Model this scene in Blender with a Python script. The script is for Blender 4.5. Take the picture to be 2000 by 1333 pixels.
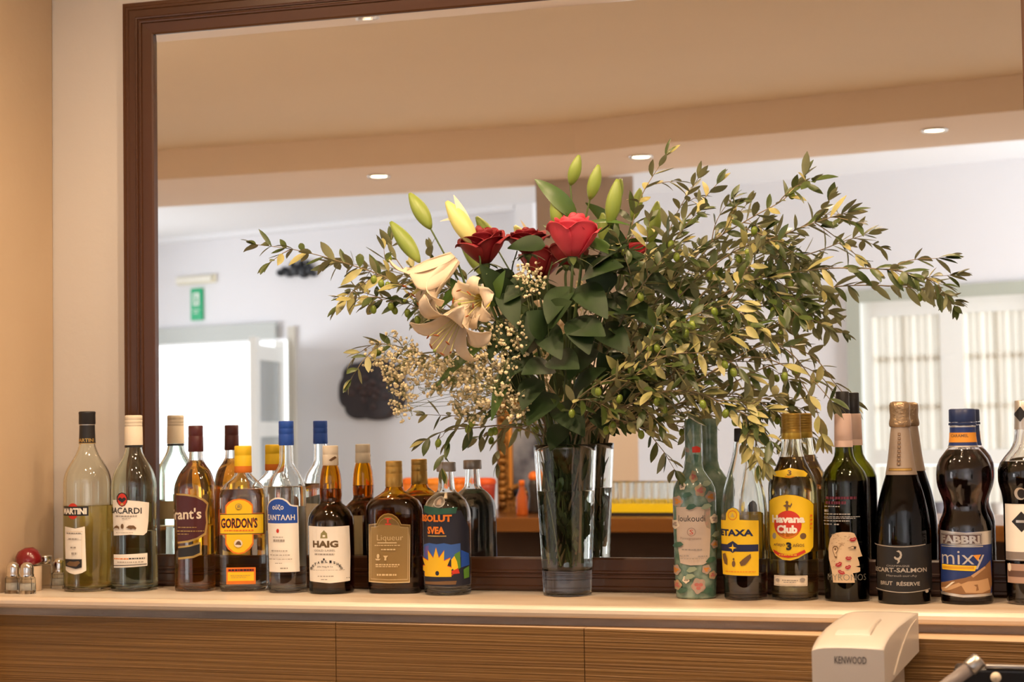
import bpy, bmesh, math, random
from mathutils import Vector, Matrix
PI = math.pi
for o in list(bpy.data.objects): bpy.data.objects.remove(o)
SC = bpy.context.scene
COL = SC.collection

# ------------------------------------------------------------------ camera
F_PX = 3388.6                      # focal length in pixels of the 2000 px frame
YAW, PITCH, ROLL = (math.radians(a) for a in (-16.897, 2.676, -0.9064))
SHELF = 1.15                       # height of the marble shelf top
CAM = Vector((0.0, -2.9, SHELF + 0.2924))
_fw = Vector((math.sin(YAW) * math.cos(PITCH), math.cos(YAW) * math.cos(PITCH), math.sin(PITCH)))
_r0 = _fw.cross(Vector((0, 0, 1))).normalized()
_u0 = _r0.cross(_fw)
_r = _r0 * math.cos(ROLL) + _u0 * math.sin(ROLL)
_u = _u0 * math.cos(ROLL) - _r0 * math.sin(ROLL)
cd = bpy.data.cameras.new('camera')
cam = bpy.data.objects.new('camera', cd)
COL.objects.link(cam)
cam.matrix_world = Matrix(((_r.x, _u.x, -_fw.x, CAM.x), (_r.y, _u.y, -_fw.y, CAM.y), (_r.z, _u.z, -_fw.z, CAM.z), (0, 0, 0, 1)))
cd.sensor_width = 36.0
cd.lens = F_PX / 2000.0 * 36.0
cd.clip_start, cd.clip_end = 0.05, 200
cd.dof.use_dof = True
cd.dof.focus_distance = 2.86
cd.dof.aperture_fstop = 6.3
SC.camera = cam

def ray(px, py):
    return _fw + _r * ((px - 1000) / F_PX) - _u * ((py - 666.5) / F_PX)
def at(px, py, d=0.0):
    """point in front of the mirror wall, d metres into the room"""
    v = ray(px, py)
    return CAM + v * ((-d - CAM.y) / v.y)
def mirrored(p): return Vector((p.x, -p.y, p.z))
def at_h(px, py, z):
    """point of the room seen in the mirror at height z"""
    v = ray(px, py)
    return mirrored(CAM + v * ((z - CAM.z) / v.z))
def at_y(px, py, y):
    """point of the room seen in the mirror, y metres from the mirror"""
    v = ray(px, py)
    return mirrored(CAM + v * ((y - CAM.y) / v.y))
FAR_Y, FAR_K = 6.76, -0.289       # far wall: distance from mirror = FAR_Y + FAR_K*x
def at_far(px, py, off=0.0):
    v = ray(px, py)
    t = (FAR_Y - off + FAR_K * CAM.x - CAM.y) / (v.y - FAR_K * v.x)
    return mirrored(CAM + v * t)

# ------------------------------------------------------------------ world, exposure, lamps
w = bpy.data.worlds.new('daylight'); SC.world = w; w.use_nodes = True
_bg = w.node_tree.nodes['Background']
_bg.inputs[0].default_value = (0.93, 0.97, 1.0, 1); _bg.inputs[1].default_value = 2.6
SC.view_settings.view_transform = 'Standard'
SC.view_settings.look = 'None'
SC.view_settings.gamma = 1.0
SC.view_settings.use_curve_mapping = False
SC.view_settings.exposure = 0.0
cy = SC.cycles
cy.use_denoising = True
cy.max_bounces = 32; cy.diffuse_bounces = 4; cy.glossy_bounces = 6
cy.transmission_bounces = 28; cy.transparent_max_bounces = 16; cy.volume_bounces = 0
cy.sample_clamp_indirect = 10.0; cy.blur_glossy = 0.6
cy.use_adaptive_sampling = True; cy.adaptive_threshold = 0.012

WARM = (1.0, 0.71, 0.45)
def spot(name, loc, power, size_deg=120, blend=0.6, radius=0.03, color=WARM, aim=None):
    l = bpy.data.lights.new(name, 'SPOT'); l.energy = power; l.spot_size = math.radians(size_deg); l.spot_blend = blend
    l.shadow_soft_size = radius; l.color = color
    o = bpy.data.objects.new(name, l); COL.objects.link(o); o.location = loc
    d = (Vector(aim) - Vector(loc)) if aim else Vector((0, 0, -1))
    o.rotation_euler = d.to_track_quat('-Z', 'Y').to_euler()
    return o
def area(name, loc, aim, sx, sy, power, color, spread=180):
    l = bpy.data.lights.new(name, 'AREA'); l.shape = 'RECTANGLE'; l.size = sx; l.size_y = sy; l.energy = power; l.color = color; l.spread = math.radians(spread)
    o = bpy.data.objects.new(name, l); COL.objects.link(o); o.location = loc
    o.rotation_euler = (Vector(aim) - Vector(loc)).to_track_quat('-Z', 'Y').to_euler()
    return o
BAR_CEIL, SOFFIT, FAR_CEIL = 2.57, 2.45, 2.76
BAR_AND_FILL_LAMPS = [(-1.50, -0.66, 13), (-0.90, -0.66, 23), (-0.25, -0.66, 24), (0.45, -0.66, 24), (-1.30, -1.08, 24), (-0.45, -1.08, 30), (0.55, -1.08, 30)]   # recessed lamps over the shelf, then an unseen row added as warm fill (x, y, power)
for x, y, pw in BAR_AND_FILL_LAMPS:
    spot('shelf_or_fill_spot', (x, y, BAR_CEIL - 0.03), pw, 166 if x < -1.4 else 152, 0.45, 0.05)
for px, py in ((740, 343), (1252, 305), (1825, 253)):                         # lamps of the soffit seen in the mirror
    p = at_h(px, py, SOFFIT)
    spot('soffit_spot', (p.x, p.y, SOFFIT - 0.035), 80, 110, 0.7, 0.03)
sc_l = bpy.data.lights.new('added_fill_lamp', 'POINT'); sc_l.energy = 150; sc_l.shadow_soft_size = 0.06; sc_l.color = (1.0, 0.78, 0.58)  # unseen lamp added to brighten the bar ceiling and beam
sc_o = bpy.data.objects.new('added_fill_lamp', sc_l); COL.objects.link(sc_o); sc_o.location = (-3.0, -0.16, 1.95)
area('added_daylight', (-7.97, -6.3, 1.55), (-3.2, -7.7, 1.5), 1.9, 1.5, 48, (0.93, 0.95, 1.0), 120)  # area lamp added to brighten the far wall from the west
area('added_daylight', (2.97, -4.75, 1.55), (-1.5, -7.2, 1.5), 1.5, 1.5, 95, (0.95, 0.97, 1.0), 100)  # second added area lamp, aimed at the far wall from the east

# ------------------------------------------------------------------ materials
MATS = {}
def mat(name, col=(0.8, 0.8, 0.8), rough=0.5, metal=0.0, trans=0.0, ior=1.5, spec=0.5, coat=0.0, emit=None, estr=0.0,
        noise=None, bump=None, absorb=None, sub=0.0, alpha=1.0):
    """noise=(scale, second colour, stretch xyz, contrast) ; bump=(scale, strength, stretch) ; absorb=(colour, density)"""
    if name in MATS: return MATS[name]
    m = bpy.data.materials.new(name); m.use_nodes = True; MATS[name] = m
    nt = m.node_tree; N = nt.nodes; L = nt.links
    b = N['Principled BSDF']
    b.inputs['Base Color'].default_value = (*col, 1)
    b.inputs['Roughness'].default_value = rough
    b.inputs['Metallic'].default_value = metal
    b.inputs['Transmission Weight'].default_value = trans
    b.inputs['IOR'].default_value = ior
    b.inputs['Specular IOR Level'].default_value = spec
    b.inputs['Coat Weight'].default_value = coat
    b.inputs['Alpha'].default_value = alpha
    if sub: b.inputs['Subsurface Weight'].default_value = sub; b.inputs['Subsurface Radius'].default_value = (0.01, 0.006, 0.003)
    if emit: b.inputs['Emission Color'].default_value = (*emit, 1); b.inputs['Emission Strength'].default_value = estr
    def tex(scale, stretch, detail=5.0):
        tc = N.new('ShaderNodeTexCoord'); mp = N.new('ShaderNodeMapping'); mp.inputs['Scale'].default_value = stretch
        nz = N.new('ShaderNodeTexNoise'); nz.inputs['Scale'].default_value = scale; nz.inputs['Detail'].default_value = detail
        L.new(tc.outputs['Object'], mp.inputs['Vector']); L.new(mp.outputs['Vector'], nz.inputs['Vector'])
        return nz
    if noise:
        nz = tex(noise[0], noise[2] if len(noise) > 2 else (1, 1, 1))
        rp = N.new('ShaderNodeValToRGB'); k = noise[3] if len(noise) > 3 else 0.2
        rp.color_ramp.elements[0].position = 0.5 - k; rp.color_ramp.elements[1].position = 0.5 + k
        rp.color_ramp.elements[0].color = (*col, 1); rp.color_ramp.elements[1].color = (*noise[1], 1)
        L.new(nz.outputs['Fac'], rp.inputs['Fac']); L.new(rp.outputs['Color'], b.inputs['Base Color'])
    if bump:
        nz = tex(bump[0], bump[2] if len(bump) > 2 else (1, 1, 1), 3.0)
        bp = N.new('ShaderNodeBump'); bp.inputs['Strength'].default_value = bump[1]; bp.inputs['Distance'].default_value = 0.004
        L.new(nz.outputs['Fac'], bp.inputs['Height']); L.new(bp.outputs['Normal'], b.inputs['Normal'])
    if absorb:
        va = N.new('ShaderNodeVolumeAbsorption'); va.inputs['Color'].default_value = (*absorb[0], 1); va.inputs['Density'].default_value = absorb[1]
        L.new(va.outputs[0], N['Material Output'].inputs['Volume'])
    return m
def sheet(name, col, glow, rough=0.5):
    """thin translucent cloth or petal: diffuse mixed with translucent"""
    if name in MATS: return MATS[name]
    m = bpy.data.materials.new(name); m.use_nodes = True; MATS[name] = m
    N = m.node_tree.nodes; L = m.node_tree.links
    b = N['Principled BSDF']; b.inputs['Base Color'].default_value = (*col, 1); b.inputs['Roughness'].default_value = rough
    t = N.new('ShaderNodeBsdfTranslucent'); t.inputs['Color'].default_value = (*col, 1)
    x = N.new('ShaderNodeMixShader'); x.inputs['Fac'].default_value = glow
    L.new(b.outputs[0], x.inputs[1]); L.new(t.outputs[0], x.inputs[2]); L.new(x.outputs[0], N['Material Output'].inputs['Surface'])
    return m
def pane_mat():
    m = bpy.data.materials.new('window_glass'); m.use_nodes = True
    N = m.node_tree.nodes; L = m.node_tree.links
    g = N.new('ShaderNodeBsdfGlossy'); g.inputs['Roughness'].default_value = 0.02
    t = N.new('ShaderNodeBsdfTransparent'); f = N.new('ShaderNodeFresnel'); x = N.new('ShaderNodeMixShader')
    L.new(f.outputs[0], x.inputs['Fac']); L.new(t.outputs[0], x.inputs[1]); L.new(g.outputs[0], x.inputs[2])
    L.new(x.outputs[0], N['Material Output'].inputs['Surface'])
    return m

M_WALL = mat('cream_plaster', (0.62, 0.58, 0.545), 0.8, noise=(2.2, (0.59, 0.55, 0.51), (1, 1, 1), 0.25), bump=(60, 0.12))
M_PIER = mat('buff_plaster', (0.60, 0.45, 0.30), 0.85, noise=(3, (0.55, 0.40, 0.26), (1, 1, 1), 0.2), bump=(50, 0.15))
M_CEIL = mat('ceiling_paint', (0.86, 0.73, 0.56), 0.9, noise=(1.5, (0.83, 0.70, 0.53), (1, 1, 1), 0.3))
M_SOFF = mat('soffit_paint', (0.90, 0.75, 0.61), 0.8, noise=(1.5, (0.88, 0.73, 0.59), (1, 1, 1), 0.3))
M_FARW = mat('white_wall_paint', (0.83, 0.83, 0.86), 0.85, noise=(1.2, (0.80, 0.80, 0.83), (1, 1, 1), 0.3))
M_FARC = mat('white_ceiling_paint', (0.88, 0.89, 0.92), 0.9)
M_FLOOR = mat('stone_floor', (0.66, 0.54, 0.42), 0.5, noise=(4, (0.58, 0.47, 0.36), (1, 1, 1), 0.2))
M_MARBLE = mat('cream_marble', (0.88, 0.79, 0.67), 0.28, noise=(6, (0.64, 0.47, 0.32), (0.22, 2.2, 4), 0.20), bump=(30, 0.05))
M_MORTAR = mat('grey_mortar', (0.50, 0.43, 0.37), 0.9, noise=(25, (0.34, 0.29, 0.25), (0.4, 1, 3), 0.25), bump=(70, 0.5))
M_FRAME = mat('dark_walnut', (0.098, 0.035, 0.010), 0.33, noise=(9, (0.045, 0.015, 0.005), (1, 1, 0.08), 0.25), bump=(60, 0.1, (1, 1, 0.06)))
M_FRAMEH = mat('dark_walnut_rail', (0.098, 0.035, 0.010), 0.33, noise=(9, (0.045, 0.015, 0.005), (0.08, 1, 1), 0.25), bump=(60, 0.1, (0.06, 1, 1)))
M_MIRROR = mat('silvered_glass', (0.92, 0.92, 0.90), 0.0, metal=1.0)
M_OAK = mat('reeded_oak', (0.275, 0.142, 0.038), 0.48, noise=(26, (0.155, 0.072, 0.016), (0.07, 1, 6), 0.3), bump=(34, 0.7, (0.04, 1, 9)))
M_OAKTOP = mat('lamplit_oak_edge', (0.74, 0.55, 0.36), 0.5, noise=(20, (0.66, 0.46, 0.29), (0.1, 3, 3), 0.3))  # lamp light on the panel's top edge put into a paler colour
M_DARKWOOD = mat('dark_bar_wood', (0.035, 0.016, 0.009), 0.5, noise=(6, (0.05, 0.024, 0.012), (1, 1, 6), 0.3))
M_BARTOP = mat('varnished_bar_top', (0.21, 0.085, 0.020), 0.25, noise=(8, (0.15, 0.058, 0.013), (0.15, 3, 3), 0.3))
M_WHITE = mat('white_gloss_paint', (0.86, 0.87, 0.84), 0.4)
M_SAGE = mat('sage_paint', (0.47, 0.50, 0.43), 0.6)
M_GREYG = mat('grey_green_paint', (0.52, 0.55, 0.53), 0.6)
M_PANE = pane_mat()
M_LAMP = mat('lamp_glow', (1, 0.9, 0.75), 0.5, emit=(1.0, 0.80, 0.55), estr=14)
M_CHROME = mat('chrome', (0.82, 0.80, 0.77), 0.16, metal=1.0)
M_STEEL = mat('brushed_steel', (0.55, 0.52, 0.49), 0.34, metal=1.0, bump=(40, 0.1, (1, 1, 8)))
M_CLEAR = mat('clear_glass', (0.98, 1.0, 0.985), 0.0, trans=1.0, ior=1.48)
M_GREENISH = mat('pale_green_glass', (0.90, 0.985, 0.93), 0.0, trans=1.0, ior=1.48)
M_WATER = mat('water', (0.97, 1.0, 0.97), 0.0, trans=1.0, ior=1.33)

# ------------------------------------------------------------------ mesh helpers
class MB:
    """collects geometry, then links it as ONE mesh object"""
    def __init__(s): s.v = []; s.f = []; s.m = []; s.mats = []; s.sm = []
    def mi(s, m):
        if m not in s.mats: s.mats.append(m)
        return s.mats.index(m)
    def add(s, vs, fs, m, smooth=True):
        o = len(s.v); i = s.mi(m); s.v += [tuple(v) for v in vs]
        for f in fs: s.f.append(tuple(a + o for a in f)); s.m.append(i); s.sm.append(smooth)
    def grid(s, rows, m, close=False, smooth=True, flip=False):
        n = len(rows[0]); vs = [p for r in rows for p in r]; fs = []
        for i in range(len(rows) - 1):
            for j in range(n if close else n - 1):
                k = (j + 1) % n
                q = (i * n + j, i * n + k, (i + 1) * n + k, (i + 1) * n + j)
                fs.append(q[::-1] if flip else q)
        s.add(vs, fs, m, smooth)
    def box(s, lo, hi, m):
        x0, y0, z0 = lo; x1, y1, z1 = hi
        s.add([(x0, y0, z0), (x1, y0, z0), (x1, y1, z0), (x0, y1, z0), (x0, y0, z1), (x1, y0, z1), (x1, y1, z1), (x0, y1, z1)],
              [(0, 3, 2, 1), (4, 5, 6, 7), (0, 1, 5, 4), (1, 2, 6, 5), (2, 3, 7, 6), (3, 0, 4, 7)], m, False)
    def prism(s, poly, z0, z1, m):
        n = len(poly)
        s.add([(x, y, z0) for x, y in poly] + [(x, y, z1) for x, y in poly],
              [tuple(range(n))[::-1], tuple(range(n, 2 * n))] + [(i, (i + 1) % n, n + (i + 1) % n, n + i) for i in range(n)], m, False)
    def slab(s, a, b, c, d, n, m):
        """box from a quad a,b,c,d extruded by vector n"""
        q = [Vector(p) for p in (a, b, c, d)]; n = Vector(n)
        s.add(q + [p + n for p in q], [(0, 1, 2, 3), (7, 6, 5, 4), (0, 4, 5, 1), (1, 5, 6, 2), (2, 6, 7, 3), (3, 7, 4, 0)], m, False)
    def tube(s, pts, rad, m, seg=6, cap=True):
        pts = [Vector(p) for p in pts]; n = len(pts)
        if not isinstance(rad, (list, tuple)): rad = [rad] * n
        rows = []; up = None
        for i, p in enumerate(pts):
            t = (pts[min(i + 1, n - 1)] - pts[max(i - 1, 0)])
            t = t.normalized() if t.length > 1e-9 else Vector((0, 0, 1))
            if up is None: up = t.orthogonal().normalized()
            else: up = (up - t * up.dot(t)); up = up.normalized() if up.length > 1e-6 else t.orthogonal().normalized()
            sd = t.cross(up)
            rows.append([p + (up * math.cos(a) + sd * math.sin(a)) * rad[i] for a in (2 * PI * k / seg for k in range(seg))])
        s.grid(rows, m, close=True)
        if cap:
            o = len(s.v); s.add(rows[0], [tuple(range(seg))[::-1]], m); s.add(rows[-1], [tuple(range(seg))], m)
    def lathe(s, prof, m, seg=32, c=(0, 0, 0), smooth=True):
        rows = [[(c[0] + r * math.cos(2 * PI * k / seg), c[1] + r * math.sin(2 * PI * k / seg), c[2] + z) for k in range(seg)] for r, z in prof]
        s.grid(rows, m, close=True, smooth=smooth)
    def ball(s, c, r, m, seg=10, ring=6, ax=None):
        c = Vector(c); rx = r if isinstance(r, (tuple, list)) else (r, r, r)
        q = Vector((0, 0, 1)).rotation_difference(Vector(ax)) if ax is not None else None
        rows = []
        for i in range(ring + 1):
            th = PI * i / ring; row = []
            for k in range(seg):
                p = Vector((rx[0] * math.sin(th) * math.cos(2 * PI * k / seg), rx[1] * math.sin(th) * math.sin(2 * PI * k / seg), -rx[2] * math.cos(th)))
                row.append(c + (q @ p if q else p))
            rows.append(row)
        s.grid(rows, m, close=True)
    def build(s, name, parent=None, bevel=0.0, loc=None, weld=True):
        me = bpy.data.meshes.new(name); me.from_pydata([tuple(v) for v in s.v], [], s.f)
        for m in s.mats: me.materials.append(m)
        me.polygons.foreach_set('material_index', s.m)
        me.polygons.foreach_set('use_smooth', s.sm)
        if weld:
            bm = bmesh.new(); bm.from_mesh(me); bmesh.ops.remove_doubles(bm, verts=bm.verts, dist=1e-6)
            bmesh.ops.dissolve_degenerate(bm, edges=bm.edges, dist=1e-7); bm.to_mesh(me); bm.free()
        me.update()
        o = bpy.data.objects.new(name, me); COL.objects.link(o)
        if parent: o.parent = parent
        if loc is not None: o.location = loc
        if bevel:
            b = o.modifiers.new('bevel', 'BEVEL'); b.width = bevel; b.segments = 3; b.limit_method = 'ANGLE'; b.angle_limit = math.radians(40)
        return o
def thing(name, label, cat, loc=(0, 0, 0), rz=0.0, group=None):
    o = bpy.data.objects.new(name, None); COL.objects.link(o); o.location = loc; o.rotation_euler = (0, 0, rz)
    o.empty_display_size = 0.02
    return tag(o, label, cat, group)
def tag(o, label, cat, group=None):
    o['label'] = label; o['category'] = cat
    if group: o['group'] = group
    return o
def struct(o): o['kind'] = 'structure'; return o
def copy_thing(src, label, loc, rz=None, group=None):
    r = src.copy(); COL.objects.link(r); r.location = loc; r['label'] = label
    if rz is not None: r.rotation_euler = (0, 0, rz)
    for ch in list(src.children):
        c = ch.copy(); COL.objects.link(c); c.parent = r
        for g in ch.children:
            d = g.copy(); COL.objects.link(d); d.parent = c
    return r
def smooth_path(pts, n):
    pts = [Vector(p) for p in pts]
    if len(pts) < 3: return [pts[0].lerp(pts[-1], i / n) for i in range(n + 1)]
    P = [pts[0] * 2 - pts[1]] + pts + [pts[-1] * 2 - pts[-2]]
    seg = len(pts) - 1; out = []
    for i in range(n + 1):
        t = i / n * seg; k = min(int(t), seg - 1); u = t - k
        a, b, c, d = P[k], P[k + 1], P[k + 2], P[k + 3]
        out.append(0.5 * ((2 * b) + (c - a) * u + (2 * a - 5 * b + 4 * c - d) * u * u + (3 * b - a - 3 * c + d) * u ** 3))
    return out
# ------------------------------------------------------------------ the room shell
def line_far(x, off=0.0): return -(FAR_Y + FAR_K * x) + off
b = MB(); b.box((-8, -9.6, -0.1), (3.2, 0.2, 0), M_FLOOR); struct(b.build('floor'))
b = MB(); b.box((-8, 0.012, 0), (3.2, 0.2, 2.9), M_WALL); struct(b.build('wall_north'))
b = MB(); b.box((-2.30, -0.30, 0), (-1.798, 0.012, BAR_CEIL), M_PIER); struct(b.build('pillar', bevel=0.006))
FRONT = [(-8, -3.41), (-3.42, -3.403), (-1.65, -3.395), (-1.281, -3.283), (-0.024, -3.064), (3.0, -2.54)]
BACK = [(-8, -4.19), (-3.842, -4.19), (-2.043, -4.195), (-1.417, -3.935), (-0.03, -3.713), (3.0, -3.19)]
b = MB(); b.prism(FRONT[::-1] + BACK, SOFFIT, 3.0, M_SOFF); struct(b.build('ceiling_beam'))
b = MB(); b.prism([(-8, 0.2)] + FRONT[:1] + FRONT[1:] + [(3.0, 0.2)], BAR_CEIL, 2.9, M_CEIL); struct(b.build('ceiling'))
b = MB(); b.prism(BACK + [(3.0, line_far(3.0)), (-8, line_far(-8))], 2.82, 2.95, M_FARC); struct(b.build('ceiling_far'))
pl, pr = at_y(1047, 420, 4.05), at_y(1238, 420, 4.05)
b = MB(); b.prism([(pl.x, -4.05), (pl.x - 0.03, -4.17), (pr.x - 0.032, -4.17), (pr.x, -4.05)], 0, SOFFIT, mat('column_plaster', (0.56, 0.50, 0.46), 0.8, noise=(2, (0.53, 0.47, 0.43), (1, 1, 1), 0.25))); struct(b.build('column'))
b = MB(); b.box((-8.2, -9.6, 0), (-8.0, -7.3, 2.95), M_FARW); b.box((-8.2, -5.3, 0), (-8.0, 0.2, 2.95), M_FARW); b.box((-8.2, -7.3, 0), (-8.0, -5.3, 0.75), M_FARW); b.box((-8.2, -7.3, 2.35), (-8.0, -5.3, 2.95), M_FARW); struct(b.build('wall_west'))
b = MB()
b.box((3.0, -9.6, 0), (3.2, -5.55, 2.95), M_FARW); b.box((3.0, -3.95, 0), (3.2, 0.2, 2.95), M_FARW); b.box((3.0, -5.55, 0), (3.2, -3.95, 0.75), M_FARW); b.box((3.0, -5.55, 2.35), (3.2, -3.95, 2.95), M_FARW)
struct(b.build('wall_east'))
# far wall with a door opening and a window opening; it runs at a slant to the mirror
DX0, DX1, DZ = at_far(205, 700).x, at_far(563, 700).x, 2.05
WX0, WX1, WZ0, WZ1 = at_far(1683, 700).x, at_far(2047, 700).x, 0.55, 2.085
def far_piece(b, x0, x1, z0, z1, m, off=0.0, th=-0.22):
    """block standing on the far wall plane; off > 0 into the room"""
    a, c = Vector((x0, line_far(x0, off), z0)), Vector((x1, line_far(x1, off), z0))
    b.slab(a, c, Vector((c.x, c.y, z1)), Vector((a.x, a.y, z1)), (0, th, 0), m)
b = MB()
for x0, x1, z0, z1 in ((-8, DX0, 0, 2.95), (DX0, DX1, DZ, 2.95), (DX1, WX0, 0, 2.95), (WX0, WX1, 0, WZ0), (WX0, WX1, WZ1, 2.95), (WX1, 3.2, 0, 2.95)):
    far_piece(b, x0, x1, z0, z1, M_FARW)
struct(b.build('wall_south'))
b = MB(); far_piece(b, at_far(1014, 430).x, at_far(1050, 430).x, 0, 2.82, M_FARC, 0.10, -0.1); struct(b.build('pilaster'))
b = MB(); far_piece(b, -8, at_far(1012, 430).x, 2.79, 2.82, M_FARC, 0.10, -0.1); struct(b.build('trim_1'))

# door: grey green head, pale jamb, white leaf with panes standing open
dr = thing('door_1', 'open white glazed door with grey green head under the green exit sign', 'door', (DX1, line_far(DX1), 0))
dr['kind'] = 'structure'
def local(b, o):   # shift collected points so that they sit under the thing's origin
    b.v = [tuple(Vector(v) - o.location) for v in b.v]; return b
b = MB(); far_piece(b, DX0 - 0.12, at_far(542, 640).x, DZ, 2.165, M_GREYG, 0.05, -0.05); local(b, dr).build('door_head', dr)
b = MB(); far_piece(b, at_far(565, 700).x, at_far(578, 700).x, 0, 2.13, mat('pale_jamb', (0.62, 0.58, 0.50), 0.7), 0.03, -0.03); local(b, dr).build('door_jamb', dr)
hinge = Vector((DX1 - 0.03, line_far(DX1 - 0.03), 0)); 
fp = at_y(500, 700, -hinge.y - 0.72)   # free edge of the leaf, swung into the room
free = Vector((fp.x, hinge.y + 0.72, 0))
ld = (free - hinge); lw = ld.length; ld.normalize(); ln = Vector((-ld.y, ld.x, 0))
def leaf_bar(b, u0, u1, z0, z1, m, th=0.045):
    a, c = hinge + ld * u0, hinge + ld * u1
    b.slab((a.x, a.y, z0), (c.x, c.y, z0), (c.x, c.y, z1), (a.x, a.y, z1), ln * th, m)
b = MB(); ZZ = (0.0, 0.35, 0.80, 1.25, 1.70, 2.02)
leaf_bar(b, 0, 0.10, 0, 2.03, M_WHITE); leaf_bar(b, lw - 0.10, lw, 0, 2.03, M_WHITE)
for z in (0.14, 0.55, 1.00, 1.42, 1.93): leaf_bar(b, 0.10, lw - 0.10, z - 0.05, z + 0.05, M_WHITE)
lf = local(b, dr).build('door_leaf', dr)
b = MB(); m_gp = mat('reflection_grey_pane', (0.42, 0.45, 0.46), 0.12)  # dark reflection in the glass put into the grey pane colour
for z0, z1 in ((0.19, 0.50), (0.60, 0.95), (1.05, 1.37), (1.47, 1.88)): leaf_bar(b, 0.10, lw - 0.10, z0, z1, m_gp, 0.012)
b.v = [tuple(Vector(v) + ln * 0.016) for v in b.v]
local(b, dr).build('door_panes', lf)

# window: sage surround, white sashes, glazing bars, sheer curtains
wn = thing('window_1', 'white casement window with sage surround and sheer curtains', 'window', (WX0, line_far(WX0), 0)); wn['kind'] = 'structure'
b = MB(); sx0 = at_far(1656, 700).x
far_piece(b, sx0, WX0, 0.45, 2.155, M_SAGE, 0.03, -0.03); far_piece(b, WX1, WX1 + 0.08, 0.45, 2.155, M_SAGE, 0.03, -0.03)
far_piece(b, WX0, WX1, WZ1, 2.155, M_SAGE, 0.03, -0.03); local(b, wn).build('window_surround', wn)
b = MB(); far_piece(b, sx0 - 0.03, WX1 + 0.1, 0.45, WZ0, M_WHITE, 0.10, -0.12); local(b, wn).build('window_sill', wn)
mx = at_far(1859, 700).x
for a, c in ((WX0, mx), (mx, WX1)):
    b = MB(); s = 0.062
    far_piece(b, a, a + s, WZ0, WZ1, M_WHITE, -0.01, -0.05); far_piece(b, c - s, c, WZ0, WZ1, M_WHITE, -0.01, -0.05)
    for z0, z1 in ((WZ0, WZ0 + 0.09), (1.17, 1.255), (WZ1 - 0.085, WZ1)): far_piece(b, a + s, c - s, z0, z1, M_WHITE, -0.01, -0.05)
    sash = local(b, wn).build('window_sash', wn)
    b = MB(); hx = (a + c) / 2
    far_piece(b, hx - 0.013, hx + 0.013, WZ0, WZ1, M_WHITE, -0.045, -0.02)
    for z in (0.86, 1.49, 1.76): far_piece(b, a + s, c - s, z - 0.014, z + 0.014, M_WHITE, -0.045, -0.02)
    local(b, wn).build('glazing_bars', sash)
    b = MB(); far_piece(b, a + s, c - s, WZ0 + 0.09, WZ1 - 0.085, M_PANE, -0.058, -0.003); local(b, wn).build('pane', sash)
    b = MB(); rows = []
    for z in (1.25, 1.6, WZ1 - 0.06):
        row = []
        for i in range(61):
            x = a + s + (c - a - 2 * s) * i / 60
            row.append((x, line_far(x, -0.026 + 0.009 * math.sin(i * 0.9) + 0.005 * math.sin(i * 0.37 + z)), z))
        rows.append(row)
    b.grid(rows, sheet('sheer_voile', (0.90, 0.86, 0.78), 0.62)); local(b, wn).build('curtain', sash, weld=False)
    b = MB(); rows = []
    for z in (WZ0 + 0.1, 0.9, 1.165):
        rows.append([(a + s + (c - a - 2 * s) * i / 60, line_far(a + s + (c - a - 2 * s) * i / 60, -0.026 + 0.009 * math.sin(i * 0.8 + 1)), z) for i in range(61)])
    b.grid(rows, MATS['sheer_voile']); local(b, wn).build('curtain', sash, weld=False)
# unseen west window, added around the area lamp that lights the dining room
we = thing('added_window_west', 'unseen white framed window added in the side wall to light the dining room', 'window', (-8.0, -6.3, 0)); we['kind'] = 'structure'
b = MB()
for y0, y1, z0, z1 in ((-1.0, -0.95, 0.75, 2.35), (0.95, 1.0, 0.75, 2.35), (-0.95, 0.95, 0.75, 0.80), (-0.95, 0.95, 2.30, 2.35), (-0.03, 0.03, 0.80, 2.30)):
    b.box((-0.07, y0, z0), (-0.01, y1, z1), M_WHITE)
b.build('window_frame', we)
b = MB(); b.box((-0.052, -0.95, 0.80), (-0.048, 0.95, 2.30), M_PANE); b.build('pane', we)

we2 = thing('added_window_east', 'unseen white framed window added in the right side wall to light the dining room', 'window', (3.0, -4.75, 0)); we2['kind'] = 'structure'  # unseen window added around the east area lamp
b = MB()
for y0, y1, z0, z1 in ((-0.8, -0.75, 0.75, 2.35), (0.75, 0.8, 0.75, 2.35), (-0.75, 0.75, 0.75, 0.80), (-0.75, 0.75, 2.30, 2.35), (-0.03, 0.03, 0.80, 2.30)):
    b.box((0.01, y0, z0), (0.07, y1, z1), M_WHITE)
b.build('window_frame', we2)
b = MB(); b.box((0.048, -0.75, 0.80), (0.052, 0.75, 2.30), M_PANE); b.build('pane', we2)
# recessed lamps
def downlight(x, y, z, label, group):
    t = thing('downlight', label, 'ceiling light', (x, y, z), 0, group)
    b = MB(); b.lathe([(0.034, 0.0), (0.046, -0.001), (0.048, -0.004), (0.043, -0.008), (0.036, -0.006), (0.033, 0.0)], M_CHROME, 28); b.build('bezel', t)
    b = MB(); b.lathe([(0.0005, -0.004), (0.02, -0.005), (0.0335, -0.003)], M_LAMP, 24); b.build('bulb', t)
    return t
for (px, py), lb in zip(((740, 343), (1252, 305), (1825, 253)), ('lit recessed downlight in the beam above the lily buds', 'lit recessed downlight in the beam above the olive twig tips', 'lit recessed downlight in the beam above the curtained window')):
    p = at_h(px, py, SOFFIT); downlight(p.x, p.y, SOFFIT, lb, 'downlights of the beam')

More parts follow.
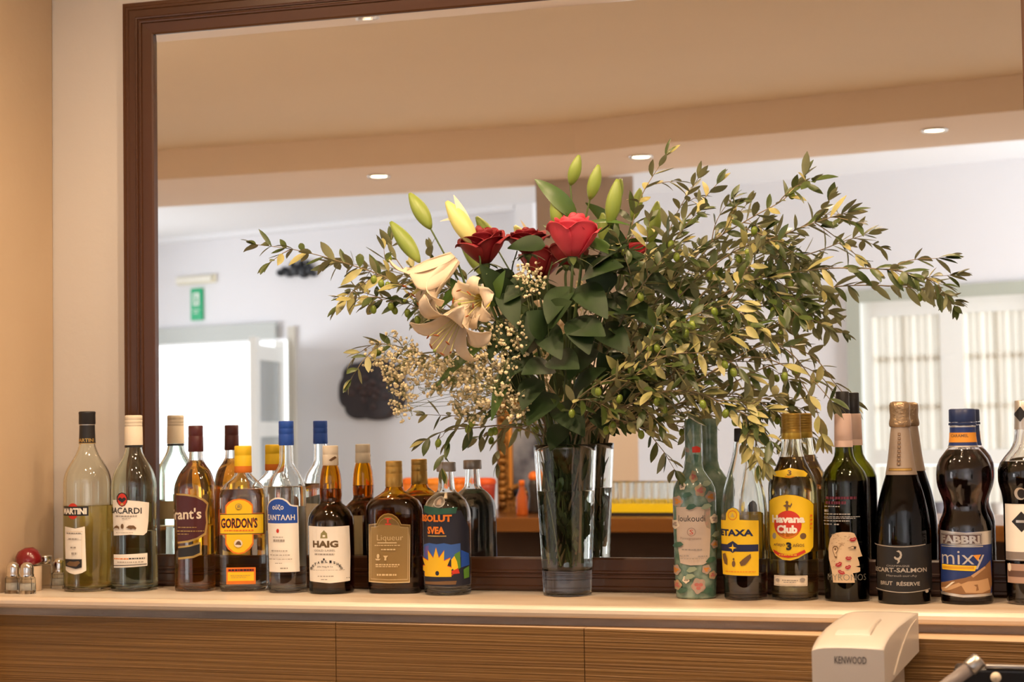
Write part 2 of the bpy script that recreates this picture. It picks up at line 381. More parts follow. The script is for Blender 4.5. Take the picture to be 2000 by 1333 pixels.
# ------------------------------------------------------------------ wall mirror in its walnut frame
X0, X1, Z0, Z1 = -1.573, -0.012, 1.208, 2.180
mir = thing('wall_mirror', 'large wall mirror in dark walnut frame behind the bottles', 'mirror', ((X0 + X1) / 2, 0.0, SHELF))
def loc_(b): b.v = [tuple(Vector(v) - mir.location) for v in b.v]; return b
BEV, TILT = 0.0135, 0.0872
b = MB(); zt = Z1 - BEV
b.add([(X0 - 0.01, 0, Z0 - 0.01), (X1 + 0.01, 0, Z0 - 0.01), (X1 + 0.01, 0, zt), (X0 - 0.01, 0, zt)], [(0, 1, 2, 3)], M_MIRROR, False)
b.add([(X0 - 0.01, 0, zt), (X1 + 0.01, 0, zt), (X1 + 0.01, -(BEV + 0.006) * TILT, Z1 + 0.006), (X0 - 0.01, -(BEV + 0.006) * TILT, Z1 + 0.006)], [(0, 1, 2, 3)], M_MIRROR, False)
b.add([(X0 - 0.01, 0.010, Z0 - 0.01), (X1 + 0.01, 0.010, Z0 - 0.01), (X1 + 0.01, 0.010, Z1 + 0.006), (X0 - 0.01, 0.010, Z1 + 0.006)], [(3, 2, 1, 0)], M_DARKWOOD, False)
loc_(b).build('mirror_glass', mir)
PROF = [(0, 0.0), (0, 0.007), (0.003, 0.009), (0.021, 0.0105), (0.0225, 0.0135), (0.0255, 0.014), (0.0275, 0.012), (0.029, 0.012), (0.030, 0.0145), (0.033, 0.0150), (0.035, 0.0125),
        (0.047, 0.0125), (0.049, 0.0150), (0.053, 0.0150), (0.055, 0.0125), (0.0615, 0.0115), (0.063, 0.009), (0.063, -0.008)]
def rail(a0, a1, horizontal, sgn, edge, mname):
    """mitred rail: runs from a0 to a1 along x or z at inner edge, growing outwards by sgn"""
    b = MB(); rows = []
    for wv, h in PROF:
        wv = min(wv, Z0 - SHELF - 0.0005) if (horizontal and sgn < 0) else wv
        if horizontal: rows.append([(a0 - wv, -h, edge + sgn * wv), (a1 + wv, -h, edge + sgn * wv)])
        else:
            lo = max(a0 - wv, SHELF + 0.0005)
            rows.append([(edge + sgn * wv, -h, lo), (edge + sgn * wv, -h, a1 + wv)])
    b.grid(rows, mname, smooth=False, flip=(sgn > 0) == horizontal)
    return loc_(b)
fr = MB()
for args in ((X0, X1, True, 1, Z1, M_FRAMEH), (X0, X1, True, -1, Z0, M_FRAMEH), (Z0, Z1, False, -1, X0, M_FRAME), (Z0, Z1, False, 1, X1, M_FRAME)):
    q = rail(*args); fr.add(q.v, q.f, args[5], False)
fr.build('mirror_frame', mir)

# ------------------------------------------------------------------ marble shelf, mortar bed, oak panelling, worktop below
b = MB(); prof = [(-0.19, 1.1325), (-0.233, 1.1315), (-0.2375, 1.134), (-0.240, 1.139), (-0.2395, 1.1445), (-0.236, 1.1485), (-0.231, 1.15), (0.012, 1.15), (0.012, 1.1325)]
rows = [[(x, y, z) for y, z in prof] for x in [-1.797 + 2.9 * i / 30 for i in range(31)]]
b.grid(rows, M_MARBLE, close=True, smooth=False); b.add(rows[0], [tuple(range(len(prof)))], M_MARBLE, False); b.add(rows[-1], [tuple(range(len(prof)))[::-1]], M_MARBLE, False)
tag(b.build('marble_shelf'), 'cream marble shelf carrying the row of bottles', 'shelf')
b = MB(); b.box((-1.797, -0.214, 1.1171), (1.1, 0.011, 1.1318), M_MORTAR); struct(b.build('trim_2'))
SEAM = [(-1.797, -0.2142), (at(655, 1260, 0.235).x, -0.233), (at(1140, 1270, 0.25).x, -0.246), (0.4, -0.338), (1.1, -0.40)]
b = MB()
for (xa, ya), (xb, yb) in zip(SEAM, SEAM[1:]):
    b.prism([(xa + 0.0006, ya), (xb - 0.0006, yb), (xb - 0.0006, 0.010), (xa + 0.0006, 0.010)], 0.80, 1.1165, M_OAK)
    b.prism([(xa + 0.0006, ya), (xb - 0.0006, yb), (xb - 0.0006, 0.010), (xa + 0.0006, 0.010)], 1.1165, 1.117, M_OAKTOP)
tag(b.build('wooden_panelling'), 'reeded oak panelling on the wall under the marble shelf', 'panel')
b = MB(); b.box((-1.797, -0.95, 0.76), (1.1, 0.010, 0.799), mat('grey_worktop', (0.30, 0.27, 0.24), 0.4)); b.box((-1.797, -0.90, 0.0), (1.1, 0.010, 0.76), M_DARKWOOD)
tag(b.build('back_counter'), 'low dark back counter below the oak panelling', 'counter')
def text_mesh(s, bold=0.0):
    c = bpy.data.curves.new('lettering', 'FONT'); c.body = s; c.resolution_u = 2; c.offset = bold; c.fill_mode = 'FRONT'
    o = bpy.data.objects.new('lettering', c); me = bpy.data.meshes.new_from_object(o)
    bpy.data.objects.remove(o); bpy.data.curves.remove(c); return me
def lay_text(b, s, x0, x1, z0, z1, fn, m, bold=0.0):
    me = text_mesh(s, bold); xs = [v.co.x for v in me.vertices]; ys = [v.co.y for v in me.vertices]
    ax, bx, ay, by = min(xs), max(xs), min(ys), max(ys)
    b.add([fn(x0 + (v.co.x - ax) / (bx - ax) * (x1 - x0), z0 + (v.co.y - ay) / (by - ay) * (z1 - z0)) for v in me.vertices], [tuple(p.vertices) for p in me.polygons], m, False)
    bpy.data.meshes.remove(me)
# ------------------------------------------------------------------ bottles
def sect(a, bd, n, rot, phi):
    """point of the cross-section seen along direction phi (0 = towards the camera, which is local -y)"""
    if n < 0:      # rounded triangle
        k = -n; r = a * (1 - k * math.cos(3 * (phi - rot))) / (1 + k)
        return r * math.sin(phi), -r * math.cos(phi)
    q = phi - rot; s, c = math.sin(q), math.cos(q)
    r = 1.0 / ((abs(s) / a) ** n + (abs(c) / bd) ** n) ** (1.0 / n)
    x, y = r * s, -r * c
    return x * math.cos(rot) - y * math.sin(rot), x * math.sin(rot) + y * math.cos(rot)
class Bottle:
    """silhouette given as (pixel row, half width in pixels, depth ratio, exponent); rows run from the mouth down to the base"""
    def __init__(s, cap, base, X, d, h, rings, rot=0.0, ybase=None):
        s.cap, s.base, s.rot = cap, base, math.radians(rot)
        s.y0 = base[1] - 2; s.sc = (s.y0 - cap[1]) / h; s.X, s.d, s.h = X, d, h
        R = [(s.z(y), hw / s.sc, hw / s.sc * dr, n) for y, hw, dr, n in rings]
        R.sort(key=lambda r: r[0]); s.R = R
        s.th = math.atan2(-X, 2.9 - d)
    def z(s, y): return (s.y0 - y) / s.sc
    def ax(s, y): return s.base[0] + (s.cap[0] - s.base[0]) * (s.base[1] - y) / (s.base[1] - s.cap[1])
    def ring(s, z):
        R = s.R
        if z <= R[0][0]: return R[0][1:]
        if z >= R[-1][0]: return R[-1][1:]
        for i in range(len(R) - 1):
            if R[i][0] <= z <= R[i + 1][0]:
                def m(k):      # slope limited cubic, keeps straight walls straight
                    if k <= 0 or k >= len(R) - 1: return (0, 0)
                    o = []
                    for c in (1, 2):
                        s0 = (R[k][c] - R[k - 1][c]) / max(R[k][0] - R[k - 1][0], 1e-6); s1 = (R[k + 1][c] - R[k][c]) / max(R[k + 1][0] - R[k][0], 1e-6)
                        o.append(0 if s0 * s1 <= 0 else 2 * s0 * s1 / (s0 + s1))
                    return o
                hz = R[i + 1][0] - R[i][0]; t = (z - R[i][0]) / hz; m0, m1 = m(i), m(i + 1)
                h00, h10, h01, h11 = 2 * t**3 - 3 * t**2 + 1, t**3 - 2 * t**2 + t, -2 * t**3 + 3 * t**2, t**3 - t**2
                v = [h00 * R[i][c] + h10 * hz * m0[c - 1] + h01 * R[i + 1][c] + h11 * hz * m1[c - 1] for c in (1, 2)]
                return v[0], v[1], R[i][3] * (1 - t) + R[i + 1][3] * t
    def loop(s, z, seg, off=0.0):
        a, bd, n = s.ring(z)
        return [sect(max(a + off, 0.0008), max(bd + off, 0.0008), n, s.rot, 2 * PI * k / seg) + (z,) for k in range(seg)]
    def levels(s, z0, z1):
        zs = {z0, z1, z0 + 0.001, z1 - 0.001}      # rings close to the corners keep the smooth normals of the walls straight
        for r in s.R:
            if z0 < r[0] < z1: zs.add(r[0])
        zs = sorted(zs); out = [zs[0]]
        for a, b in zip(zs, zs[1:]):
            n = max(1, int((b - a) / 0.006))
            out += [a + (b - a) * i / n for i in range(1, n + 1)]
        return out
    def make(s, label, zglass_top, glass, wall=0.0026, floor=0.006, level=None, liquid=None, group=None, name='bottle', cat='bottle', seg=48, solid=False):
        s.T = thing(name, label, cat, (s.X, -s.d, SHELF), s.th, group)
        b = MB(); zt = zglass_top
        L = [z for z in s.levels(0.003, zt)]
        a0 = s.loop(0.003, seg); rows = [[(x * 0.5, y * 0.5, 0.004) for x, y, z in a0], [(x * 0.86, y * 0.86, 0.0) for x, y, z in a0], [(x * 0.95, y * 0.95, 0.0006) for x, y, z in a0]]
        rows += [s.loop(z, seg) for z in L]
        if not solid:
            inn = [z for z in s.levels(floor + 0.004, zt)]
            ri = [s.loop(z, seg, -wall) for z in inn]
            f0 = ri[0]; fl = [[(x * 0.5, y * 0.5, floor + 0.002) for x, y, z in f0], [(x * 0.9, y * 0.9, floor) for x, y, z in f0]]
            rows += (fl + ri)[::-1]
            b.grid(rows, glass, close=True)
            b.add(rows[0], [tuple(range(seg))[::-1]], glass); b.add(rows[-1], [tuple(range(seg))], glass)
        else:
            b.grid(rows, glass, close=True); b.add(rows[0], [tuple(range(seg))[::-1]], glass); b.add(rows[-1], [tuple(range(seg))], glass)
        b.build('glass_body', s.T)
        if level is not None:
            b = MB(); e = -wall + 0.00025
            zl = s.z(level); zs = [z for z in s.levels(floor + 0.004, zl)]
            ri = [s.loop(z, seg, e) for z in zs]; f0 = ri[0]
            rows = [[(x * 0.5, y * 0.5, floor + 0.0018) for x, y, z in f0], [(x * 0.9, y * 0.9, floor - 0.0002) for x, y, z in f0]] + ri
            b.grid(rows, liquid, close=True); b.add(rows[0], [tuple(range(seg))[::-1]], liquid); b.add(rows[-1], [tuple(range(seg))], liquid)
            b.build('liquid', s.T)
        return s.T
    def sleeve(s, name, y_top, y_bot, m, off=0.0006, cap=False, seg=40, prof=None, label=None, parent=None):
        """closed skin that follows the bottle between two pixel rows (foil, cap, band); prof = list of (row, half width px)"""
        b = MB()
        if prof: rows = [[(hw / s.sc * math.cos(2 * PI * k / seg), hw / s.sc * math.sin(2 * PI * k / seg), s.z(y)) for k in range(seg)] for y, hw in sorted(prof, key=lambda q: -q[0])]
        else:
            z0, z1 = s.z(y_bot), s.z(y_top); rows = [s.loop(z, seg, off) for z in s.levels(z0, z1)]
            n = len(rows)
        if prof and cap:
            rows.append([(x * 0.9, y * 0.9, z + 0.0006) for x, y, z in rows[-1]])
        b.grid(rows, m, close=True)
        if cap: b.add(rows[-1], [tuple(range(seg))], m, False)
        o = b.build(name, parent or s.T)
        if label: o['label'] = label
        return o
    # ---- printing: every shape is given in pixels of the photograph and wrapped round the bottle
    def table(s, z):
        a, bd, n = s.ring(z); N = 361; P = [sect(a, bd, n, s.rot, math.radians(-100 + 200 * i / (N - 1))) for i in range(N)]
        T = [0.0]
        for p, q in zip(P, P[1:]): T.append(T[-1] + math.hypot(q[0] - p[0], q[1] - p[1]))
        t0 = T[N // 2]; T = [t - t0 for t in T]
        i0 = min(range(N), key=lambda i: P[i][0]); i1 = max(range(N), key=lambda i: P[i][0])
        return P, T, i0, i1
    def printed(s, name, shapes, label=None, base_off=0.00025, step=0.003, zref=None, curved=False, layer=0.00009):
        ys = [v for sh in shapes for v in (sh[2][1:4:2] if sh[1] in 'RT' else ([p[1] for p in sh[2]] if sh[1] == 'P' else [sh[2][1]]))]
        zm = zref if zref is not None else s.z((min(ys) + max(ys)) / 2)
        P, T, i0, i1 = s.table(zm)
        def t_of(px, py):
            u = (px - s.ax(py)) / s.sc
            if u <= P[i0][0]: return T[i0] + (u - P[i0][0])
            if u >= P[i1][0]: return T[i1] + (u - P[i1][0])
            lo, hi = i0, i1
            while hi - lo > 1:
                mid = (lo + hi) // 2
                if P[mid][0] <= u: lo = mid
                else: hi = mid
            f = (u - P[lo][0]) / max(P[hi][0] - P[lo][0], 1e-9)
            return T[lo] + f * (T[hi] - T[lo])
        def phi_of(t):
            t = max(T[0], min(T[-1], t)); lo, hi = 0, len(T) - 1
            while hi - lo > 1:
                mid = (lo + hi) // 2
                if T[mid] <= t: lo = mid
                else: hi = mid
            return math.radians(-100 + 200 * (lo + (t - T[lo]) / max(T[hi] - T[lo], 1e-9)) / (len(T) - 1))
        out = MB()
        for li, (mt, kind, g) in enumerate(shapes):
            bm = bmesh.new()
            if kind == 'R': poly = [(g[0], g[1]), (g[0], g[3]), (g[2], g[3]), (g[2], g[1])]
            elif kind == 'P': poly = g
            elif kind == 'C':
                n = 28; poly = [(g[0] + g[2] * math.cos(2 * PI * k / n), g[1] + (g[3] if len(g) > 3 else g[2]) * math.sin(2 * PI * k / n)) for k in range(n)]
            if kind == 'T':
                txt, x0, y0, x1, y1 = g[4] if len(g) > 4 else '', g[0], g[1], g[2], g[3]
                bold = g[5] if len(g) > 5 else 0.0
                me = text_mesh(txt, bold); xs = [v.co.x for v in me.vertices]; yv = [v.co.y for v in me.vertices]
                ax, bx, ay, by = min(xs), max(xs), min(yv), max(yv); tilt = g[6] if len(g) > 6 else 0.0
                ym = (y0 + y1) / 2; t0, t1 = t_of(x0, ym), t_of(x1, ym); z0, z1 = s.z(y1), s.z(y0)
                vs = [bm.verts.new((t0 + (v.co.x - ax) / (bx - ax) * (t1 - t0), z0 + (v.co.y - ay) / (by - ay) * (z1 - z0) - tilt * ((v.co.x - ax) / (bx - ax) - 0.5) / s.sc, 0)) for v in me.vertices]
                for p in me.polygons:
                    try: bm.faces.new([vs[i] for i in p.vertices])
                    except ValueError: pass
                bpy.data.meshes.remove(me)
            else:
                # refine edges so that straight pixel edges stay straight, then fill
                fine = []
                for (xa, ya), (xb, yb) in zip(poly, poly[1:] + poly[:1]):
                    n = max(1, int(math.hypot(xb - xa, yb - ya) / 6)) if kind != 'C' else 1
                    fine += [(xa + (xb - xa) * i / n, ya + (yb - ya) * i / n) for i in range(n)]
                vs = [bm.verts.new((t_of(px, py), s.z(py), 0)) for px, py in fine]
                f = bm.faces.new(vs); bmesh.ops.triangulate(bm, faces=[f])
            ts = [v.co.x for v in bm.verts]
            k = math.ceil(min(ts) / step)
            while k * step < max(ts):
                bmesh.ops.bisect_plane(bm, geom=bm.verts[:] + bm.edges[:] + bm.faces[:], plane_co=(k * step, 0, 0), plane_no=(1, 0, 0), dist=1e-7); k += 1
            if curved:
                zs = [v.co.y for v in bm.verts]; k = math.ceil(min(zs) / 0.004)
                while k * 0.004 < max(zs):
                    bmesh.ops.bisect_plane(bm, geom=bm.verts[:] + bm.edges[:] + bm.faces[:], plane_co=(0, k * 0.004, 0), plane_no=(0, 1, 0), dist=1e-7); k += 1
            bm.verts.ensure_lookup_table(); bm.verts.index_update()
            V = []; off = base_off + li * layer
            for v in bm.verts:
                a, bd, n = s.ring(v.co.y) if curved else s.ring(zm)
                x, y = sect(a + off, bd + off, n, s.rot, phi_of(v.co.x)); V.append((x, y, v.co.y))
            F = []
            for f in bm.faces:
                idx = [v.index for v in f.verts]; nrm = f.normal.z
                F.append(tuple(idx if nrm > 0 else idx[::-1]))
            out.add(V, F, mt, True); bm.free()
        o = out.build(name, s.T, weld=False)
        if label: o['label'] = label
        return o
def back_label(B, y0, y1, half_deg, m, turn=0.0):
    b = MB(); rows = []
    for k in range(7):
        z = B.z(y1) + (B.z(y0) - B.z(y1)) * k / 6; a, bd, n = B.ring(z)
        rows.append([sect(a + 0.0003, bd + 0.0003, n, B.rot, PI + turn + math.radians(-half_deg + 2 * half_deg * j / 20)) + (z,) for j in range(21)])
    b.grid(rows, m); return b.build('back_label', B.T, weld=False)
def lines(m, rows, seed=1, gap=0.22):
    """illegible small print: rows of (x0, y, x1, height) broken into word-like dashes"""
    rnd = random.Random(seed); out = []
    for x0, y, x1, h in rows:
        x = x0
        while x < x1 - 0.5:
            wd = min(rnd.uniform(2.0, 5.5), x1 - x); out.append((m, 'R', (x, y, x + wd, y + h))); x += wd + rnd.uniform(0.8, 1.6)
    return out
def arch(x0, y0, x1, y1, rise):
    """rectangle whose top edge is an arch rising above y0"""
    n = 12; return [(x0, y1), (x1, y1)] + [(x1 + (x0 - x1) * k / n, y0 - rise * math.sin(PI * k / n)) for k in range(n + 1)]
P_ = lambda n, c, r=0.5, **k: mat(n, c, r, **k)
INK, CREAM, WHITEP = P_('black_ink', (0.015, 0.013, 0.014), 0.45), P_('cream_paper', (0.80, 0.70, 0.55), 0.55), P_('white_paper', (0.90, 0.85, 0.77), 0.55)
GOLD, SILV = P_('gold_foil', (0.62, 0.40, 0.12), 0.35, metal=0.75), P_('silver_foil', (0.66, 0.62, 0.57), 0.35, metal=0.75)
RED, YEL, ORG, BLUE, NAVY = P_('red_ink', (0.62, 0.035, 0.015)), P_('yellow_ink', (0.90, 0.58, 0.012)), P_('orange_ink', (0.78, 0.20, 0.012)), P_('blue_ink', (0.012, 0.075, 0.42)), P_('navy_ink', (0.010, 0.016, 0.075))
GREYI, BROWNI, MAROON = P_('grey_ink', (0.36, 0.32, 0.28)), P_('brown_ink', (0.17, 0.09, 0.035)), P_('maroon_paper', (0.075, 0.012, 0.012), 0.4)
LIQ_Y = mat('yellow_aperitif', (1, 1, 1), 0.0, trans=1, ior=1.35, absorb=((0.80, 0.70, 0.06), 22))
LIQ_A = mat('amber_whisky', (1, 1, 1), 0.0, trans=1, ior=1.36, absorb=((0.96, 0.76, 0.02), 62))
LIQ_R = mat('pale_rum', (1, 1, 1), 0.0, trans=1, ior=1.36, absorb=((0.90, 0.76, 0.22), 16))
LIQ_D = mat('dark_brandy', (1, 1, 1), 0.0, trans=1, ior=1.36, absorb=((0.50, 0.10, 0.02), 60))
LIQ_C = mat('clear_spirit', (1, 1, 1), 0.0, trans=1, ior=1.36)
G_BROWN = mat('brown_glass', (1, 1, 1), 0.02, trans=1, ior=1.5, absorb=((0.925, 0.80, 0.05), 1000))
G_OLIVE = mat('olive_glass', (1, 1, 1), 0.02, trans=1, ior=1.5, absorb=((0.80, 0.80, 0.0), 1900))
G_BLACK = mat('black_green_glass', (1, 1, 1), 0.03, trans=1, ior=1.5, absorb=((0.20, 0.16, 0.06), 160))
G_SYRUP = mat('syrup_brown_plastic', (1, 1, 1), 0.06, trans=1, ior=1.45, absorb=((0.60, 0.14, 0.03), 70), bump=(60, 0.12))

# 1 --- yellow vermouth
B = Bottle((170, 804), (172, 1156), -1.662, .099, .324, [(806, 14, 1, 2), (866, 15.5, 1, 2), (880, 19, 1, 2), (898, 28, 1, 2), (915, 38.5, 1, 2), (932, 45, 1, 2), (945, 46.5, 1, 2), (1110, 46.5, 1, 2), (1125, 45.5, 1, 2), (1148, 45.5, 1, 2)])
B.make('clear bottle of yellow aperitif with black cap, leftmost of the row', B.z(812), mat('faint_green_glass', (0.97, 1.0, 0.95), 0, trans=1, ior=1.48), level=988, liquid=LIQ_Y)
B.sleeve('cap', 804, 829, INK, cap=True, prof=[(804.5, 15.6), (806, 16.4), (808, 16.4), (810, 16), (828, 16.2), (829.5, 15.5)])
B.sleeve('neck_foil', 831, 867, INK, 0.0005)
B.printed('neck_print', [(SILV, 'R', (153, 829.5, 187, 831)), (GOLD, 'T', (155, 857, 182, 864, 'MARTINI', 0.03)), (GOLD, 'R', (153, 866, 187, 867.3))], base_off=0.0008, curved=True)
B.printed('label', [(RED, 'C', (143.5, 997.5, 10.5, 15.5)), (INK, 'R', (126.3, 988.5, 173, 1006.5)), (WHITEP, 'T', (127.0, 991.5, 169.5, 1003.5, 'MARTINI', 0.05))], 'red disc crossed by black name band')
B.printed('label', [(WHITEP, 'P', [(128.5, 1027), (148, 1031), (166, 1027), (167.5, 1070), (169, 1112), (160, 1117), (148, 1119.5), (138, 1117), (130.5, 1112), (129.2, 1070)]),
    (CREAM, 'R', (131.5, 1036, 162, 1038)), (INK, 'R', (132, 1041, 161, 1041.5))] + lines(GREYI, [(132, 1039, 160, 2), (136, 1050, 154, 2)], 3) + [(GREYI, 'R', (134, 1052.5, 160, 1053)), (CREAM, 'R', (160.5, 1042, 161.2, 1108))]
    + lines(GREYI, [(140, 1066, 150, 3), (142, 1077, 152, 4)], 5) + [(INK, 'P', [(131, 1090), (161, 1090), (161, 1106), (150, 1108.5), (132, 1104)]), (BROWNI, 'P', [(133, 1100), (139, 1094), (147, 1095), (155, 1093), (158, 1097), (151, 1104), (138, 1103)])], 'white shield label with dark picture')
# 2 --- white rum
B = Bottle((261, 809), (264, 1156), -1.578, .080, .315, [(811, 15, 1, 2), (872, 16.5, 1, 2), (884, 19, 1, 2), (900, 27, 1, 2), (915, 36, 1, 2), (932, 42, 1, 2), (948, 44.5, 1, 2), (1000, 44.5, 1, 2), (1070, 45, 1, 2), (1125, 46, 1, 2), (1148, 46, 1, 2)])
B.make('clear white rum bottle with cream cap and cream label', B.z(815), M_GREENISH, level=1037, liquid=LIQ_C)
B.sleeve('cap', 809, 868, CREAM, cap=True, prof=[(809, 16.5), (810, 17.3), (817, 17.3), (817.6, 16.8), (818.4, 17.3), (824, 17.3), (824.6, 16.8), (825.4, 17.3), (829.5, 17.3), (830.3, 16.6), (831.2, 17.5), (867.5, 18)])
B.sleeve('neck_ring', 868, 872, INK, 0.0012)
LBL = [(222, 974.5), (250, 975), (272, 977.5), (291.5, 981), (290, 1020), (287.5, 1039), (281, 1044.5), (255, 1042.5), (224, 1044.5), (222.3, 1010)]
B.printed('label', [(WHITEP, 'P', LBL), (INK, 'P', [(239.5, 959.5), (246, 962), (250.5, 970), (249.5, 979), (245, 986), (239.5, 988), (234, 985), (229.5, 978), (229.5, 968), (233, 962)]), (RED, 'C', (239.8, 974, 8.6, 12.2)), (INK, 'P', [(231.5, 973), (236, 969), (239.8, 972), (244, 969), (248, 973), (244, 977), (239.8, 980), (236, 977)]), (GOLD, 'C', (239.8, 983, 3, 2)),
    (INK, 'T', (220.5, 989.5, 277, 1001.5, 'BACARDI', 0.015, 1.5))] + lines(GREYI, [(228, 1005, 268, 2.4), (240, 1010, 256, 1.5)], 2)
    + [(BROWNI, 'P', [(224.5, 1032), (227, 1026.5), (231, 1024), (235, 1027), (235.5, 1032.5), (232.5, 1029.5), (228, 1029.5)]), (BROWNI, 'C', (241, 1026, 2.6, 5)), (BROWNI, 'P', [(248, 1028.5), (253, 1024.5), (262, 1024.5), (267, 1029.5), (266, 1032.5), (261, 1030.5), (257, 1032), (252, 1030)])] + lines(GREYI, [(230, 1038, 262, 1)], 8), 'cream label with round bat emblem')
B.printed('label', [(WHITEP, 'P', [(224, 1081.5), (288.5, 1079.5), (288.5, 1104.5), (224.5, 1107.5)])] + lines(ORG, [(225, 1088.5, 252, 2.2)], 4) + lines(INK, [(253, 1088, 283, 2.4)], 6) + lines(GREYI, [(232, 1095, 280, 2)], 7) + [(INK, 'P', [(225, 1102.2), (286, 1100), (286, 1101.5), (225, 1103.8)])], 'narrow cream strip label')
back_label(B, 985, 1022, 38, P_('tan_paper', (0.50, 0.40, 0.22), 0.55), -0.3)
# 3 --- triangular whisky
B = Bottle((378, 831), (388, 1156), -1.457, .0725, .2945, [(833, 12.5, 1, 2), (882, 13.2, 1, 2), (897, 14, 1, 2), (907, 19, 1, 2), (918, 28, 1, 2), (932, 36, 1, 2), (945, 41, 1, 2), (956, 43, 1, -0.085), (1100, 43, 1, -0.085), (1130, 43, 1, -0.085), (1148, 42.5, 1, -0.085)], rot=-26)
for i, r in enumerate(B.R):
    if r[3] == 2: B.R[i] = (r[0], r[1] * (1.0 if r[0] > B.z(915) else 1.0), r[2], -0.001 - 0.084 * max(0, min(1, (B.z(905) - r[0]) / (B.z(905) - B.z(956)))))
B.make('three sided amber whisky bottle with maroon cap and maroon label', B.z(838), mat('neutral_glass', (1, 0.99, 0.97), 0, trans=1, ior=1.48), level=899, liquid=LIQ_A)
B.sleeve('cap', 831, 882, MAROON, cap=True, prof=[(831, 13.6), (832, 14.3), (850, 14.3), (851, 13.9), (852, 14.5), (881, 15.0), (882, 14.4)])
B.printed('label', [(GOLD, 'P', [(344, 962.5), (362, 963.5), (382, 967), (398, 974), (406.5, 982), (404, 1000), (406, 1020), (403, 1043), (388, 1052), (370, 1058), (349, 1060.5)]),
    (MAROON, 'P', [(344, 966), (362, 967), (381, 970.5), (395, 977), (403, 984.5), (400.5, 1001), (402.5, 1020), (399.5, 1040), (386, 1048.5), (369, 1054), (349, 1057)]),
    (CREAM, 'T', (330, 992, 393, 1013.5, "Grant's", 0.02, -3))] + lines(GOLD, [(349, 1028, 385, 1.4), (348.5, 1035, 398, 1.8), (350, 1041, 370, 1.3)], 2), 'maroon label edged with gold')
B.printed('label', [(GOLD, 'P', [(350, 1066), (372, 1063), (393, 1056.5), (396, 1081), (380, 1088), (351, 1091.5)]), (INK, 'P', [(350, 1069.5), (372, 1066.5), (391, 1061), (392, 1078), (379, 1084), (351, 1087.5)])], 'small black label edged with gold')
# 4 --- yellow label gin flask
B = Bottle((475, 871), (477, 1155), -1.368, .064, .257, [(873, 15, 1, 2), (922, 16, 1, 2), (928, 17.5, 1, 2), (938, 27, 0.85, 2.1), (946, 36, 0.75, 2.5), (955, 42, 0.66, 3.4), (966, 45, 0.62, 4.5), (1135, 45.5, 0.62, 4.5), (1147, 45, 0.62, 4.5)], rot=-9)
B.make('clear gin flask with yellow cap and big yellow label', B.z(880), M_CLEAR, level=955, liquid=LIQ_C)
B.sleeve('cap', 871, 909, YEL, cap=True, prof=[(871, 15.8), (872, 16.6), (888, 16.6), (889, 16.1), (890, 16.7), (910, 17.0)])
B.sleeve('cap_band', 910, 923, ORG, prof=[(910, 17.05), (915, 17.1), (922, 17.2), (923, 16.5)])
BK = [(430.5, 1001), (441, 1001), (441, 986), (447, 979), (457, 974), (468, 972.5), (479, 974), (488, 978.5), (494, 985), (494, 1001), (516, 1001), (516, 1043), (495, 1043), (495, 1061), (489, 1070), (478, 1078.5), (467, 1080.5), (456, 1078), (446, 1070), (441, 1061), (441, 1043), (430.5, 1043)]
cx0, cy0 = 472, 1022
def shrink(P, e):
    out = []
    for x, y in P: out.append((x + (e if x < 450 else -e if x > 485 else (e * (468 - x) / 22)), y + (e if y < 1015 and not 995 < y < 1005 else -e if y > 1050 else (e if y < 1022 else -e))))
    return out
B.printed('label', [(ORG, 'P', BK), (YEL, 'P', shrink(BK, 2.6)), (INK, 'R', (431, 1002.2, 515.5, 1003.6)), (INK, 'R', (431, 1040.2, 515.5, 1041.6)), (INK, 'R', (514, 1002.2, 515.4, 1041.6)), (YEL, 'R', (432, 1003.6, 513.6, 1040.2)), (RED, 'T', (433.2, 1010.2, 502.2, 1030.2, "GORDON'S", 0.045)), (INK, 'T', (434, 1009.8, 502, 1029.6, "GORDON'S", 0.02))]
    + lines(ORG, [(440, 1033, 494, 2.8)], 3, 0.3) + [(GOLD, 'C', (467, 988, 6, 6)), (YEL, 'C', (467, 988, 4.6, 4.6)), (GOLD, 'P', [(464, 991), (465, 985), (469, 984), (471, 990)]), (CREAM, 'C', (466.5, 1059.5, 7.6, 7.6)), (BROWNI, 'P', [(461, 1062), (464, 1056), (468, 1054.5), (471, 1058), (472, 1063), (466, 1062)])], 'yellow label with orange border and dark lettering', layer=0.00007)
B.printed('label', [(ORG, 'R', (443, 1106, 499, 1138.5)), (RED, 'R', (446, 1109, 496, 1113.5)), (YEL, 'R', (446, 1115, 495.5, 1132)), (ORG, 'R', (448, 1134, 494, 1135))] + lines(INK, [(448, 1109.4, 494, 3.4)], 5) + lines(GOLD, [(452, 1121, 488, 1.2), (454, 1125, 480, 1.2)], 9), 'small orange label')
# 5 --- blue capped spirit
B = Bottle((559, 823), (562, 1157), -1.278, .076, .300, [(825, 12.5, 1, 2), (868, 13, 1, 2), (904, 14, 1, 2), (914, 18, 1, 2), (924, 25, 1, 2), (935, 32, 1, 2), (948, 36, 1, 2), (962, 37.5, 1, 2), (1125, 37.5, 1, 2), (1148, 37, 1, 2)])
B.make('tall clear ouzo bottle with blue cap and blue and white label', B.z(830), M_CLEAR, level=950, liquid=LIQ_C)
B.sleeve('cap', 823, 870, BLUE, cap=True, prof=[(823, 14), (824, 14.6), (836, 14.6), (837, 14.1), (838, 14.6), (847, 14.7), (848, 14.2), (849, 14.7), (868, 15), (870, 14.3)])
def slabel(dx, dy, m): 
    return [(524.2, 1020), (524.2, 991), (526, 983), (531, 977), (537, 974), (544, 973.2), (552, 974.5), (559, 978.5), (566, 986), (572, 988), (580, 989), (580.8, 1020)]
